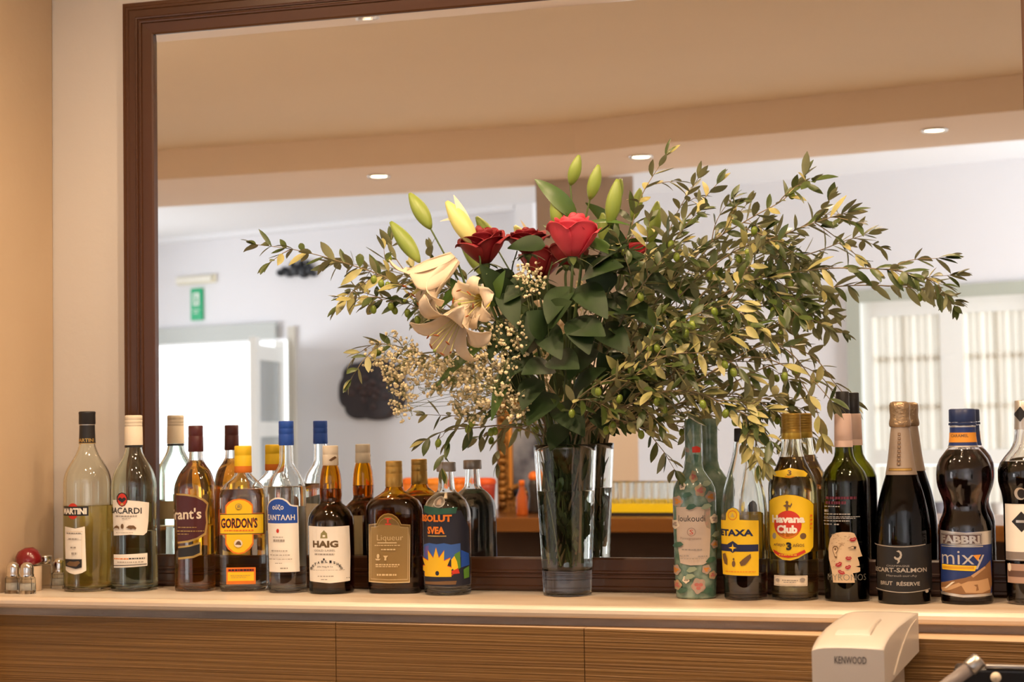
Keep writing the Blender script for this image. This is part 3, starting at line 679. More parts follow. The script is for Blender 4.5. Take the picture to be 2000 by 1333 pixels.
B.printed('label', [(WHITEP, 'P', [(523.6, 1018), (522.6, 990), (525, 981), (530.5, 974.5), (537, 971), (544, 970), (553, 971.5), (561, 976), (568, 984), (574, 985.5), (582, 986.5), (583.5, 1060), (585, 1114), (527, 1114)]),
    (BLUE, 'P', slabel(0, 0, None)), (WHITEP, 'T', (533, 984, 554, 995, 'ούζο', 0.02)), (WHITEP, 'T', (524.5, 1003.5, 575.5, 1014, 'ΣΑΝΤΑΛΗ', 0.02)), (RED, 'C', (543, 1034.5, 2.6, 4))]
    + lines(GREYI, [(534, 1046, 554, 1.2), (535, 1051, 556, 4), (532, 1072, 562, 2), (530, 1080, 567, 2), (529, 1088, 570, 1.6), (540, 1096, 552, 1.4), (549, 1105, 562, 2.6)], 11), 'white label with blue arched top')
back_label(B, 990, 1108, 40, CREAM)
# 6 --- brown whisky with white label
B = Bottle((645, 871), (647, 1160), -1.194, .076, .2556, [(873, 14, 1, 2), (908, 15, 1, 2), (920, 18.5, 1, 2), (940, 21.3, 1, 2), (962, 22, 1, 2), (978, 21, 1, 2), (984, 22.5, 1, 2), (991, 31, 1, 2), (1000, 39, 1, 2), (1010, 43.6, 1, 2), (1022, 45, 1, 2), (1130, 45, 1, 2), (1152, 44, 1, 2)])
B.make('dark brown whisky bottle with cream cap and white label', B.z(878), G_BROWN, wall=0.004, level=955, liquid=mat('brown_whisky', (1, 1, 1), 0, trans=1, ior=1.36, absorb=((0.5, 0.12, 0.02), 70)))
B.sleeve('cap', 871, 909, CREAM, cap=True, prof=[(871, 14.8), (872, 15.4), (887, 15.4), (888, 14.9), (889, 15.5), (908, 16), (909, 15.5)])
B.printed('cap_print', [(BROWNI, 'P', [(642, 899), (648, 894), (653, 891), (656, 894), (651, 898), (646, 901)])], base_off=0.0016, curved=True, zref=B.z(895))
HB = P_('bronze_ink', (0.14, 0.085, 0.03))
def arc_letters(txt, cx, cy, rx, ry, a0, a1, hh, m):
    out = []
    for i, ch in enumerate(txt):
        a = math.radians(a0 + (a1 - a0) * i / (len(txt) - 1)); x, y = cx + rx * math.sin(a), cy - ry * math.cos(a)
        out.append((m, 'T', (x - hh * 0.42, y - hh / 2, x + hh * 0.42, y + hh / 2, ch, 0.04, math.degrees(a) * 0.02)))
    return out
B.printed('label', [(WHITEP, 'P', [(602.5, 1026), (640, 1027), (681, 1026.5), (683, 1080), (682, 1133.5), (643, 1136), (604.5, 1133)]), (P_('olive_crest', (0.30, 0.26, 0.10)), 'P', [(625, 1049.5), (626, 1040), (629, 1037), (632, 1033.5), (635, 1037), (638, 1040), (639, 1049.5)]), (WHITEP, 'R', (629.5, 1043, 634.5, 1047)),
    (HB, 'T', (611, 1054, 659.5, 1067.5, 'HAIG', 0.05)), (GREYI, 'T', (614, 1071, 654, 1075, 'GOLD LABEL', 0.01))] + lines(GREYI, [(614.5, 1079, 652, 2.6)], 2) + arc_letters('ESTABLISHED', 637, 1112, 29, 18, -76, 76, 4.8, INK) + [(INK, 'C', (632.5, 1090, 1.6, 2.4)), (INK, 'T', (620, 1102.5, 649, 1106.5, 'John Haig & Co', 0.01))] + lines(GREYI, [(608, 1110.5, 670, 0.9), (622, 1121.5, 650, 2), (628, 1128, 640, 1.6), (672, 1126, 680, 1.4)], 13), 'white label with dark lettering')
back_label(B, 1015, 1095, 42, P_('tan_paper', (0.50, 0.40, 0.22), 0.55))
# 7 --- gold label flask
B = Bottle((767, 901), (773, 1158), -1.080, .064, .2275, [(903, 15.5, 1, 2), (950, 16.3, 1, 2), (958, 19, 1, 2), (964, 27, 0.85, 2.1), (970, 37, 0.75, 2.3), (977, 47, 0.66, 2.8), (986, 53, 0.62, 3.2), (996, 55, 0.60, 3.4), (1080, 53.5, 0.60, 3.4), (1140, 51.5, 0.6, 3.4), (1151, 50.5, 0.6, 3.2)], rot=-14)
B.make('dark brown liqueur flask with gold cap and gold arched label', B.z(910), G_BROWN, wall=0.004, level=975, liquid=MATS['brown_whisky'])
CAPG = P_('gold_cap', (0.60, 0.36, 0.09), 0.38, metal=0.6)
B.sleeve('cap', 901, 951, CAPG, cap=True, prof=[(901, 15.6), (902, 16.3), (911, 16.3), (912, 15.8), (913, 16.4), (924, 16.5), (925, 16.0), (926, 16.6), (950, 17.2), (951, 16.6)])
GLAB = P_('gold_paper', (0.36, 0.225, 0.075), 0.4, metal=0.45); GLIT = P_('pale_gold_ink', (0.80, 0.62, 0.34), 0.4, metal=0.3)
GL = [(720.5, 1022), (735.5, 1020), (738, 1013), (742, 1007), (749, 1002), (757, 1000.5), (765, 1002), (773, 1007), (779, 1014), (782.5, 1021.5), (800, 1023), (800, 1134), (760, 1135), (721.5, 1133)]
def sc_poly(P, k, cx, cy): return [(cx + (x - cx) * k, cy + (y - cy) * k) for x, y in P]
B.printed('label', [(GLIT, 'P', GL), (GLAB, 'P', sc_poly(GL, 0.972, 760, 1075)), (GLIT, 'P', sc_poly(GL, 0.90, 760, 1075)), (GLAB, 'P', sc_poly(GL, 0.885, 760, 1075)), (RED, 'R', (751, 1010, 763, 1012)), (RED, 'R', (755.5, 1012, 758.5, 1019)), (RED, 'R', (752, 1020.5, 763, 1023)),
    (GLIT, 'T', (737, 1042, 786, 1056, 'Liqueur', -0.01)), (GLIT, 'R', (738, 1056.5, 774, 1058.5))] + lines(GLIT, [(733, 1061.5, 780, 1.6), (746, 1069, 772, 2.4)], 4) + [(GLIT, 'C', (741, 1083, 2.4, 4.5)), (GLIT, 'P', [(736, 1088), (746, 1088), (743, 1091), (738, 1091)]), (GLIT, 'P', [(750, 1082), (759, 1082), (756, 1086), (756, 1091), (752, 1091), (753, 1086)])] + lines(GLIT, [(737, 1098, 780, 2.4), (738, 1102, 776, 1.6), (741, 1117, 774, 3.2)], 6), 'gold label with arched top')
# 8 --- vodka with sun painting
B = Bottle((872, 903), (873, 1162), -.981, .072, .2248, [(910, 14.5, 1, 2), (956, 17, 1, 2), (961, 20.5, 1, 2), (968, 29.5, 1, 2), (976, 37.5, 1, 2), (986, 43.5, 1, 2), (1000, 47, 1, 2), (1016, 47.7, 1, 2), (1120, 47, 1, 2), (1154, 46, 1, 2)])
B.make('short clear vodka bottle with grey cap and painted sun', B.z(912), M_CLEAR, wall=0.003, floor=0.009, level=962, liquid=LIQ_C)
B.sleeve('cap', 903, 921, P_('pewter_cap', (0.42, 0.38, 0.35), 0.4, metal=0.7), cap=True, prof=[(903, 18.3), (904, 19), (919, 19.2), (921, 18.5)])
SKY, LEAFY = P_('painted_blue', (0.035, 0.115, 0.42)), P_('painted_green', (0.10, 0.26, 0.03))
DK = P_('dark_print_and_reflection', (0.012, 0.014, 0.03)); SUN = P_('sun_yellow', (0.82, 0.50, 0.01))  # DK serves print marks and the dark reflection painted behind the sun
sun = []
for k in range(15):
    a = math.radians(-100 + 200 * k / 14)
    tip, val = (33, 38) if k % 2 else (19, 21)
    if k % 2: sun.append((851 + 33 * math.sin(a), 1110 - 43 * math.cos(a)))
    else: sun.append((851 + 22 * math.sin(a), 1110 - 24 * math.cos(a)))
B.printed('printed_design', [(DK, 'P', [(826.5, 993), (865, 993), (900, 996), (915, 1030), (917, 1140), (880, 1142), (828, 1140)]), (P_('painted_teal', (0.02, 0.11, 0.07)), 'P', [(828, 985.5), (860, 991), (893, 989), (890, 1001), (840, 1003), (828, 999)]),  # first polygon paints the bottle's dark reflection behind the print
    (SKY, 'P', [(827, 1062), (838, 1058), (852, 1060), (866, 1058), (880, 1061), (898, 1059), (898, 1086), (880, 1090), (850, 1092), (827, 1092)]), (P_('painted_violet', (0.12, 0.09, 0.35)), 'P', [(829, 1066), (837, 1063), (834, 1084), (829, 1084)]), (BLUE, 'P', [(899, 1072), (914, 1080), (915, 1102), (899, 1106)]),
    (LEAFY, 'P', [(886, 1080), (897, 1074), (898, 1106), (888, 1112)]), (RED, 'P', [(828, 1120)] + [(x, y - 1.5) for x, y in sun] + [(884, 1120)]), (SUN, 'P', sun), (SUN, 'R', (829, 1108, 880, 1123)), (YEL, 'P', [(880, 1090), (886, 1083), (891, 1094), (893, 1106), (886, 1112), (880, 1104)]), (RED, 'P', [(880, 1112), (893, 1107), (896, 1117), (882, 1118)]),
    (DK, 'C', (853, 1116, 3.6, 4.4)), (DK, 'P', [(828, 1126), (836, 1123), (842, 1127), (850, 1123), (858, 1127), (868, 1123), (878, 1127), (890, 1121), (890, 1128), (878, 1132), (868, 1128), (858, 1132), (850, 1128), (842, 1132), (836, 1128), (828, 1131)]), (BROWNI, 'P', [(829, 1133), (868, 1131), (890, 1131), (888, 1138), (830, 1138)]), (LEAFY, 'P', [(903, 1110), (914, 1104), (914, 1126), (904, 1128)]),
    (ORG, 'T', (820, 1003, 882, 1017, 'ABSOLUT', 0.05)), (ORG, 'T', (835.5, 1026, 868, 1040.5, 'SVEA', 0.05)), (GOLD, 'R', (836, 1043.2, 871, 1045.4))], 'printed painting of a yellow sun under blue sky with orange lettering, over a painted dark reflection', layer=0.00005)
B.printed('medallion', [(P_('medal_glass', (0.55, 0.52, 0.46), 0.25, metal=0.3), 'C', (858.5, 978.5, 10.5, 11)), (P_('medal_inner', (0.22, 0.17, 0.13), 0.3), 'C', (858.5, 978.5, 8.6, 9)), (P_('medal_face', (0.50, 0.36, 0.26), 0.4), 'P', [(854, 984), (855, 976), (858, 972), (862, 975), (862, 984)])], curved=True, base_off=0.0008)
back_label(B, 1020, 1072, 30, P_('grey_paper', (0.30, 0.27, 0.22), 0.55), 0.25)
# 9 --- turquoise floral bottle
FL = mat('turquoise_enamel', (0.26, 0.36, 0.29), 0.18, noise=(55, (0.10, 0.19, 0.14), (1, 1, 1), 0.14), coat=0.3)
FB = Bottle((1350, 812), (1360, 1169), at(1360, 1167, .075).x, .075, .293, [(812, 15, 1, 2), (818, 17, 1, 2), (870, 16.5, 1, 2), (900, 17, 1, 2), (914, 20, 1, 2), (925, 27, 1, 2), (937, 36, 1, 2), (950, 41.5, 1, 2), (966, 43, 1, 2), (1060, 42.5, 1, 2), (1130, 41.5, 1, 2), (1160, 40, 1, 2)])
B = FB; B.make('turquoise floral patterned bottle with beige label beside the vase', B.z(812), FL, solid=True)
PINK, PEACH, DGR, PALEG = mat('pink_petal_paint', (0.50, 0.31, 0.26), 0.3, noise=(140, (0.34, 0.32, 0.25), (1, 1, 1), 0.2)), mat('peach_paint', (0.55, 0.33, 0.17), 0.3, noise=(140, (0.36, 0.33, 0.22), (1, 1, 1), 0.2)), P_('deep_green_paint', (0.05, 0.13, 0.085), 0.3), P_('pale_green_paint', (0.32, 0.40, 0.28), 0.3); PINKS, ORS = P_('rosy_paint', (0.50, 0.16, 0.14), 0.3), P_('apricot_paint', (0.62, 0.25, 0.05), 0.3)
def blossom(cx, cy, r, m1, m2, seed):
    rn = random.Random(seed); out = []
    pts = [(cx + r * (0.9 + 0.1 * math.cos(5 * a + seed)) * math.cos(a), cy + r * 1.1 * (0.9 + 0.1 * math.cos(5 * a + seed)) * math.sin(a)) for a in (2 * PI * k / 30 for k in range(30))]
    return [(m1, 'P', pts)] + [(m2, 'C', (cx + r * 0.3 * math.cos(t + seed), cy + r * 0.3 * math.sin(t + seed), r * 0.30, r * 0.24)) for t in (0, 2.1, 4.2)]
fl = []
for i, (cx, cy, r) in enumerate(((1322, 975, 11), (1366, 953, 12), (1330, 945, 7), (1386, 966, 11), (1352, 926, 12), (1318, 1020, 9), (1320, 1110, 10), (1322, 1140, 10), (1392, 1010, 9), (1394, 1060, 8), (1364, 1140, 15), (1340, 1128, 7), (1378, 1108, 9), (1390, 1120, 8))):
    fl += blossom(cx, cy, r, (PINK, PEACH, CREAM)[i % 3] if i not in (4, 10) else (PEACH if i == 4 else PINK), (ORS, PINKS, PINK)[i % 3] if i != 10 else PINKS, i)
for i, (x, y) in enumerate(((1340, 962), (1378, 940), (1348, 985), (1375, 985), (1332, 1150), (1350, 1108), (1385, 1090), (1346, 1122), (1325, 1060), (1395, 1040), (1380, 1150))):
    fl.append(((DGR, PALEG)[i % 2], 'P', [(x - 9, y + 3), (x - 3, y - 5), (x + 6, y - 6), (x + 11, y - 1), (x + 4, y + 4), (x - 3, y + 6)]))
B.printed('floral_pattern', fl, 'painted pink and peach blossoms', curved=True, layer=0.00005)
BEI = P_('beige_label', (0.60, 0.49, 0.40), 0.5)
B.printed('label', [(BEI, 'P', [(1320, 986), (1352, 984.5), (1385, 987), (1386, 1040), (1384, 1092), (1372, 1099), (1348, 1100), (1329, 1096), (1322, 1050)]), (PINK, 'P', [(1374, 992), (1384, 990), (1385, 1030), (1378, 1026), (1372, 1008)]), (INK, 'T', (1325, 1002, 1375, 1014, 'loukoudi', 0.0)), (PINK, 'C', (1349.5, 1034.5, 8.6, 8.6)), (BEI, 'C', (1349.5, 1034.5, 6.6, 6.6)), (RED, 'T', (1346, 1030, 1353, 1039, 'S', 0.0)), (PINK, 'T', (1329, 1044.5, 1368, 1051, 'Pomegranate', 0.0))] + lines(GREYI, [(1332, 1068, 1370, 2.2), (1328, 1080, 1346, 2), (1362, 1081, 1380, 2), (1330, 1086, 1372, 1.4)], 5), 'beige label with pink rose emblem', base_off=0.0012)
B.printed('neck_pattern', [(RED, 'P', [(1349, 868), (1358, 866), (1366, 870), (1365, 879), (1350, 879)]), (PINK, 'P', [(1336, 867), (1344, 871), (1344, 879), (1336, 877)]), (PALEG, 'P', [(1340, 842), (1346, 830), (1350, 850), (1346, 862)]), (DGR, 'P', [(1352, 882), (1362, 884), (1360, 898), (1354, 894)]), (PALEG, 'P', [(1338, 896), (1344, 882), (1348, 900)])], curved=True)
# 10 --- brandy in clear tapering bottle
MB_ = Bottle((1448, 832), (1457, 1170), at(1457, 1168, .082).x, .082, .276, [(840, 15, 1, 2), (856, 16.5, 1, 2), (880, 20, 1, 2), (905, 26, 1, 2), (930, 33.5, 1, 2), (950, 39, 1, 2), (970, 43, 1, 2), (1000, 45.5, 1, 2), (1060, 45.5, 1, 2), (1120, 44, 1, 2), (1162, 42.5, 1, 2)])
B = MB_; B.make('clear tapering brandy bottle with yellow and navy label under the olive twigs', B.z(842), M_CLEAR, level=1116, liquid=LIQ_D)
B.sleeve('cap', 832, 858, INK, cap=True, prof=[(832, 15.5), (833, 16.2), (856, 17), (858, 16.4)])
LB = [(1407.5, 1012), (1417, 1011.5), (1417.5, 998), (1422, 990.5), (1430, 986.5), (1437.5, 989), (1443, 996), (1443.5, 1010), (1480.5, 1012), (1481, 1065), (1481, 1119.5), (1412, 1118), (1408.5, 1065)]
B.printed('label', [(NAVY, 'P', sc_poly(LB, 1.012, 1446, 1060)), (YEL, 'P', LB), (ORG, 'C', (1430, 1001.5, 9, 9.5)), (YEL, 'C', (1430, 1001.5, 7.6, 8)), (GOLD, 'P', [(1426, 1005), (1430, 996), (1434, 1005)]), (NAVY, 'T', (1401, 1029, 1470, 1042, 'METAXA', 0.045)), (NAVY, 'R', (1409, 1058.5, 1480, 1072)), (NAVY, 'P', [(1431, 1051.5), (1440, 1058), (1441, 1068), (1431, 1075), (1421, 1068), (1421, 1058)]), (YEL, 'P', [(1423, 1065), (1429.5, 1063), (1431, 1056.5), (1432.5, 1063), (1439, 1065), (1432.5, 1067), (1431, 1073), (1429.5, 1067)])]
    + [(BROWNI, 'P', [(1412, 1078), (1417, 1076), (1421, 1088), (1421, 1099), (1416, 1097), (1413, 1088)]), (BROWNI, 'C', (1433, 1096, 3.2, 6)), (BROWNI, 'C', (1433, 1087, 1.6, 2.6)), (BROWNI, 'P', [(1444, 1093), (1450, 1087), (1459, 1080), (1465, 1076.5), (1466, 1084), (1461, 1091), (1455, 1098), (1447, 1100)])] + lines(ORG, [(1418, 1110.5, 1474, 1.4)], 2), 'yellow label with navy band and dark lettering')
back_label(B, 1005, 1105, 40, YEL)
# 11 --- pale rum, yellow label
B = Bottle((1542, 808), (1555, 1172), -.388, .074, .299, [(812, 17, 1, 2), (858, 18.5, 1, 2), (880, 21, 1, 2), (897, 25.5, 1, 2), (912, 32, 1, 2), (928, 40.5, 1, 2), (942, 46, 1, 2), (956, 47.5, 1, 2), (1140, 46.5, 1, 2), (1164, 45, 1, 2)])
B.make('pale rum bottle with gold cap and large yellow label', B.z(818), mat('straw_glass', (0.99, 0.98, 0.90), 0, trans=1, ior=1.48), level=893, liquid=LIQ_R)
GC = P_('old_gold_cap', (0.44, 0.27, 0.05), 0.4, metal=0.65); GC2 = P_('bright_gold_cap', (0.66, 0.44, 0.07), 0.35, metal=0.55)
B.sleeve('cap', 808, 845, GC, cap=True, prof=[(808, 17.8), (809, 18.6)] + [q for y in (813, 818, 823, 828, 833, 838) for q in ((y, 18.7), (y + 0.8, 18.2), (y + 1.6, 18.7))] + [(846, 18.9)])
B.sleeve('cap_skirt', 846, 858, GC2, prof=[(846, 19.0), (857, 19.4), (858, 18.8)])
HV = [(1503.5, 978), (1512, 971.5), (1524, 967), (1536, 965), (1552, 966), (1566, 970), (1580, 977), (1587.5, 985), (1588, 1040), (1588, 1066), (1582, 1075), (1572, 1080), (1560, 1087), (1545, 1091.5), (1530, 1090), (1518, 1083), (1510, 1073), (1505, 1062)]
B.printed('label', [(BROWNI, 'P', sc_poly(HV, 1.015, 1546, 1028)), (YEL, 'P', HV), (GREYI, 'C', (1514, 1045, 3.6, 6)), (BROWNI, 'C', (1568.5, 1045, 6, 6)), (RED, 'C', (1539.5, 1022.5, 26, 27)), (P_('orange_red_rim', (0.80, 0.24, 0.012)), 'P', [(1518, 1036), (1528, 1046), (1540, 1049.5), (1552, 1046), (1561, 1036), (1553, 1044), (1540, 1047), (1527, 1044)]),
    (WHITEP, 'T', (1510, 1004.5, 1571, 1019.5, 'Havana', 0.05)), (WHITEP, 'T', (1519, 1023.5, 1557.5, 1039.5, 'Club', 0.055)), (BROWNI, 'P', [(1530, 986), (1536, 983), (1534, 979), (1537, 976), (1540, 979), (1539, 984), (1545, 986), (1540, 989), (1539, 996), (1536, 996), (1535, 989)]), (BROWNI, 'P', [(1542, 988), (1546, 980), (1547, 984), (1543, 991)]), (BROWNI, 'T', (1513.5, 1058.5, 1535, 1065.5, 'AÑEJO', 0.01)), (INK, 'T', (1537, 1056.5, 1547, 1072, '3', 0.06)), (BROWNI, 'T', (1549, 1058.5, 1570.5, 1065.5, 'AÑOS', 0.01)),
    (RED, 'P', [(1513, 1071), (1526, 1078), (1541, 1080.5), (1557, 1078), (1571, 1071), (1573.5, 1076), (1558, 1083.5), (1541, 1086.5), (1525, 1084), (1515, 1077.5)])] + lines(YEL, [(1524, 1080, 1558, 2)], 3) + lines(ORG, [(1580, 1004, 1584, 4), (1580, 1012, 1584, 4), (1580, 1020, 1584, 4), (1580, 1028, 1584, 4)], 5), 'yellow label with red disc')
B.printed('label', [(CREAM, 'R', (1514.5, 1121, 1578, 1141)), (GREYI, 'R', (1516, 1122.5, 1576.5, 1139.5)), (CREAM, 'R', (1516.8, 1123.3, 1575.7, 1138.7))] + lines(GREYI, [(1530, 1129, 1560, 2), (1533, 1133, 1556, 1.4)], 3) + [(GREYI, 'C', (1522, 1130, 3.4)), (GREYI, 'C', (1568, 1129, 5, 4))], 'small cream strip label')
B.printed('neck_label', [(YEL, 'P', [(1513, 920), (1530, 916.5), (1541, 913.5), (1552, 915.5), (1570, 919), (1575, 925), (1570, 931), (1553, 930), (1543, 933), (1530, 931.5), (1514, 929), (1511, 925)]), (ORG, 'P', [(1534, 929), (1543, 931), (1550, 929), (1550, 930.5), (1543, 932.5), (1534, 930.5)]), (BROWNI, 'T', (1537, 918, 1545, 928, '3', 0.03))], 'yellow lobed neck label', curved=True)
back_label(B, 985, 1080, 42, YEL)
# 12 --- red wine with kissed face
B = Bottle((1645, 767), (1655, 1175), -.304, .080, .3326, [(769, 12, 1, 2), (808, 12.5, 1, 2), (811, 15, 1, 2), (874, 16.8, 1, 2), (892, 18.5, 1, 2), (904, 24, 1, 2), (914, 32.5, 1, 2), (925, 40, 1, 2), (938, 44.5, 1, 2), (955, 45.5, 1, 2), (1120, 44.5, 1, 2), (1166, 43, 1, 2)])
B.make('dark wine bottle with black and pink capsule and printed pale face', B.z(800), G_OLIVE, wall=0.003, level=940, liquid=mat('red_wine', (1, 1, 1), 0, trans=1, ior=1.35, absorb=((0.10, 0.012, 0.012), 260)))
B.sleeve('stopper', 767, 810, INK, cap=True, prof=[(767, 12.4), (768, 13), (809, 13.3), (811, 13)])
CPK = P_('pink_capsule', (0.70, 0.50, 0.42), 0.5)
B.sleeve('capsule', 810, 875, CPK, cap=True, prof=[(810.5, 15.8), (811.5, 16.3), (862, 17.6), (862.6, 17.3), (863.4, 17.7), (875, 18)])
FACE = [(1622, 1052), (1626, 1045), (1633, 1040), (1645, 1038), (1661, 1038.5), (1668, 1041), (1672, 1050), (1677, 1066), (1681, 1080), (1683, 1085), (1674, 1087), (1677, 1096), (1678, 1103), (1670, 1104.5), (1679, 1107), (1679, 1114), (1675, 1116), (1665, 1117), (1668, 1125), (1669, 1135.5), (1628, 1135.5), (1626, 1117), (1624, 1107), (1620, 1090), (1619, 1070)]
def lips(x, y, w_, h_, t):
    c, s_ = math.cos(t), math.sin(t); o = []
    for u, v in ((-1, 0), (-0.5, -0.8), (-0.1, -0.55), (0.15, -0.55), (0.5, -0.8), (1, 0), (0.5, 0.85), (0, 1), (-0.5, 0.85)): o.append((x + w_ * u * c - h_ * v * s_, y + w_ * u * s_ + h_ * v * c))
    return o
LIPS = P_('lipstick_red', (0.42, 0.015, 0.03)); SKINP = P_('printed_beige', (0.72, 0.53, 0.33), 0.5); CURL = P_('printed_curls', (0.50, 0.33, 0.19))
wp = [(SKINP, 'P', FACE)]
rn = random.Random(3)
for k in range(46):
    a, q = rn.uniform(1624, 1662), rn.uniform(1042, 1072)
    if a > 1650 and q > 1056: continue
    wp.append((CURL, 'P', [(a, q), (a + rn.uniform(1.5, 4), q - rn.uniform(0, 1.5)), (a + rn.uniform(1.5, 4), q + 0.5), (a, q + 0.8)]))
for k in range(14):
    a, q = rn.uniform(1624, 1634), rn.uniform(1088, 1110); wp.append((CURL, 'P', [(a, q), (a + 2, q - 0.8), (a + 2, q + 0.3), (a, q + 0.8)]))
ear = [(1628, 1068), (1631, 1064.5), (1636, 1065), (1638, 1069), (1637, 1074), (1633, 1080), (1636, 1086), (1635, 1089), (1632, 1087), (1630, 1080), (1628, 1075)]
wp += [(BROWNI, 'P', ear), (SKINP, 'P', sc_poly(ear, 0.74, 1633, 1075)), (BROWNI, 'C', (1633, 1071, 2, 2.6))]
wp += [(LIPS, 'P', lips(1665, 1052, 7, 4.2, -0.2)), (LIPS, 'P', lips(1657, 1088, 6, 4.2, 0.05)), (LIPS, 'P', lips(1639, 1100, 7, 4.6, -0.5)), (LIPS, 'P', lips(1656, 1105, 6, 4.2, -0.35)), (LIPS, 'P', lips(1644, 1115, 7.2, 4, 0.4)), (BROWNI, 'P', [(1655, 1068.5), (1664, 1065), (1671, 1066), (1670, 1071), (1662, 1070)]), (SKINP, 'P', [(1658, 1068.6), (1664, 1066.4), (1667, 1067), (1666, 1070), (1662, 1069.4)]), (INK, 'C', (1668, 1068.4, 1.8, 2.4))]
for (x, y, w_, h_, t) in ((1665, 1052, 6, .8, -.2), (1657, 1088, 5, .7, .05), (1639, 1100, 6, .8, -.5), (1656, 1105, 5, .7, -.35), (1644, 1115, 6, .7, .4)): wp.append((SKINP, 'P', lips(x, y, w_ * 0.8, h_ * 0.7, t)))
GT = P_('grey_green_ink', (0.20, 0.19, 0.16))
wp += [(GT, 'T', (1620, 1119, 1688, 1131, 'MYRONOS', -0.012))]
MAR2 = P_('wine_maroon_ink', (0.12, 0.012, 0.028)); PALEI = P_('pale_grey_ink', (0.42, 0.40, 0.37))
wp += lines(MAR2, [(1616, 970, 1671, 5), (1616, 979, 1652, 5.5)], 2) + lines(PALEI, [(1614, 988, 1641, 1.8), (1614, 995, 1621, 4.5), (1614, 1002.5, 1660, 2), (1614, 1008, 1677, 1.3), (1614, 1011, 1668, 1.3), (1614, 1015.5, 1658, 2), (1615, 1022, 1628, 2), (1632, 1022, 1640, 2.4)], 6)
B.printed('printed_design', wp, 'pale printed face covered in red lip marks', layer=0.00003)
# 13 --- champagne
B = Bottle((1757, 785), (1767, 1179), -.213, .1015, .315, [(790, 17, 1, 2), (835, 17, 1, 2), (850, 19, 1, 2), (890, 23.5, 1, 2), (928, 30, 1, 2), (950, 37, 1, 2), (980, 45, 1, 2), (1010, 50.5, 1, 2), (1040, 53, 1, 2), (1080, 53.5, 1, 2), (1140, 52.5, 1, 2), (1170, 50.5, 1, 2)])
B.make('black champagne bottle with crumpled gold foil top', B.z(800), G_BLACK, solid=True)
FOIL = mat('crumpled_foil', (0.40, 0.28, 0.17), 0.36, metal=0.7, bump=(120, 0.7)); TAUPE = P_('taupe_foil', (0.40, 0.31, 0.24), 0.42, metal=0.35)
B.sleeve('foil_top', 785, 834, FOIL, cap=True, prof=[(785.5, 14), (787, 18), (792, 20), (800, 19.8), (812, 19), (818, 19.2), (824, 20.6), (829, 21.2), (833, 20.5), (835, 18.5)])
B.sleeve('neck_foil', 834, 928, TAUPE, 0.0006)
B.printed('neck_print', [(BROWNI, 'R', (1741.5, 914.5, 1777, 920.5)), (GOLD, 'R', (1742.5, 915.6, 1776, 919.4)), (TAUPE, 'R', (1738, 925.5, 1784, 927.5))] + [(BROWNI, 'R', (1753.5, 846 + k * 8.2, 1759.5, 852 + k * 8.2)) for k in range(8)] + [(TAUPE, 'R', (1755.5, 847.6 + k * 8.2, 1757.7, 850.4 + k * 8.2)) for k in range(8)], base_off=0.0009, curved=True)
SW, DKL = P_('tarnished_silver', (0.52, 0.47, 0.40), 0.4, metal=0.4), P_('black_label', (0.010, 0.009, 0.009), 0.5)
def bowl(x0, x1, y, sag, th): 
    n = 10; up = [(x0 + (x1 - x0) * k / n, y + sag * (1 - (2 * k / n - 1) ** 2)) for k in range(n + 1)]
    return up + [(x, yy + th) for x, yy in up[::-1]]
curl = [(1751, 1074), (1756, 1072), (1760.5, 1075), (1762, 1081), (1760.5, 1087), (1757.5, 1090), (1758, 1093.5), (1754.5, 1097.5), (1752, 1097), (1754.5, 1094), (1753.5, 1091), (1749, 1089.5), (1746.8, 1086), (1748.5, 1083.5), (1752, 1086.5), (1756, 1086), (1758.5, 1081.5), (1757, 1076.5)]
B.printed('label', [(DKL, 'R', (1714.5, 1062, 1821, 1152)), (SW, 'P', bowl(1708, 1806, 1061, 3.6, 1.5)), (SW, 'P', curl), (GREYI, 'T', (1733, 1100.5, 1776, 1104, 'CHAMPAGNE', 0.0)), (SW, 'T', (1699, 1106, 1808, 1114.5, 'BILLECART-SALMON', 0.02)), (GREYI, 'T', (1733, 1119, 1790, 1124, 'Mareuil-sur-Ay', 0.0)), (SW, 'T', (1722.5, 1132, 1744.5, 1139.5, 'BRUT', 0.02)), (SW, 'T', (1752, 1131, 1795, 1140, 'RÉSERVE', 0.02)), (SW, 'P', bowl(1714, 1814, 1147, 5, 1.4)), (SW, 'C', (1808, 1152, 3, 3))], 'black label with silver lettering and curl')
# 14 --- syrup in waisted brown bottle
B = Bottle((1882, 800), (1888, 1181), -.118, .0906, .302, [(806, 20, 1, 2), (834, 24, 1, 2), (852, 24.5, 1, 2), (875, 28, 1, 2), (886, 37, 1, 2), (898, 46, 1, 2), (912, 51.5, 1, 2), (928, 53, 1, 2), (944, 52.5, 1, 2), (962, 48, 1, 2), (982, 41, 1, 2), (994, 40, 1, 2), (1006, 43, 1, 2), (1020, 49, 1, 2), (1034, 51.5, 1, 2), (1100, 52, 1, 2), (1150, 51.5, 1, 2), (1172, 50, 1, 2)])
B.make('waisted brown syrup bottle with dark blue screw cap', B.z(815), G_SYRUP, wall=0.0015, level=880, liquid=mat('coffee_syrup', (1, 1, 1), 0, trans=1, ior=1.4, absorb=((0.40, 0.07, 0.02), 75)))
B.sleeve('cap', 800, 826, P_('dark_blue_cap', (0.010, 0.025, 0.10), 0.4), cap=True, prof=[(800.5, 24), (802, 25.6), (824, 26), (826, 25.4)])
B.sleeve('cap_ring', 827, 832, P_('dark_blue_cap', (0.010, 0.025, 0.10)), prof=[(827, 26.2), (831, 27), (832.5, 26)])
B.sleeve('neck_label', 834, 875, P_('label_blue', (0.015, 0.035, 0.16), 0.4), 0.0005)
LBU = MATS['label_blue']
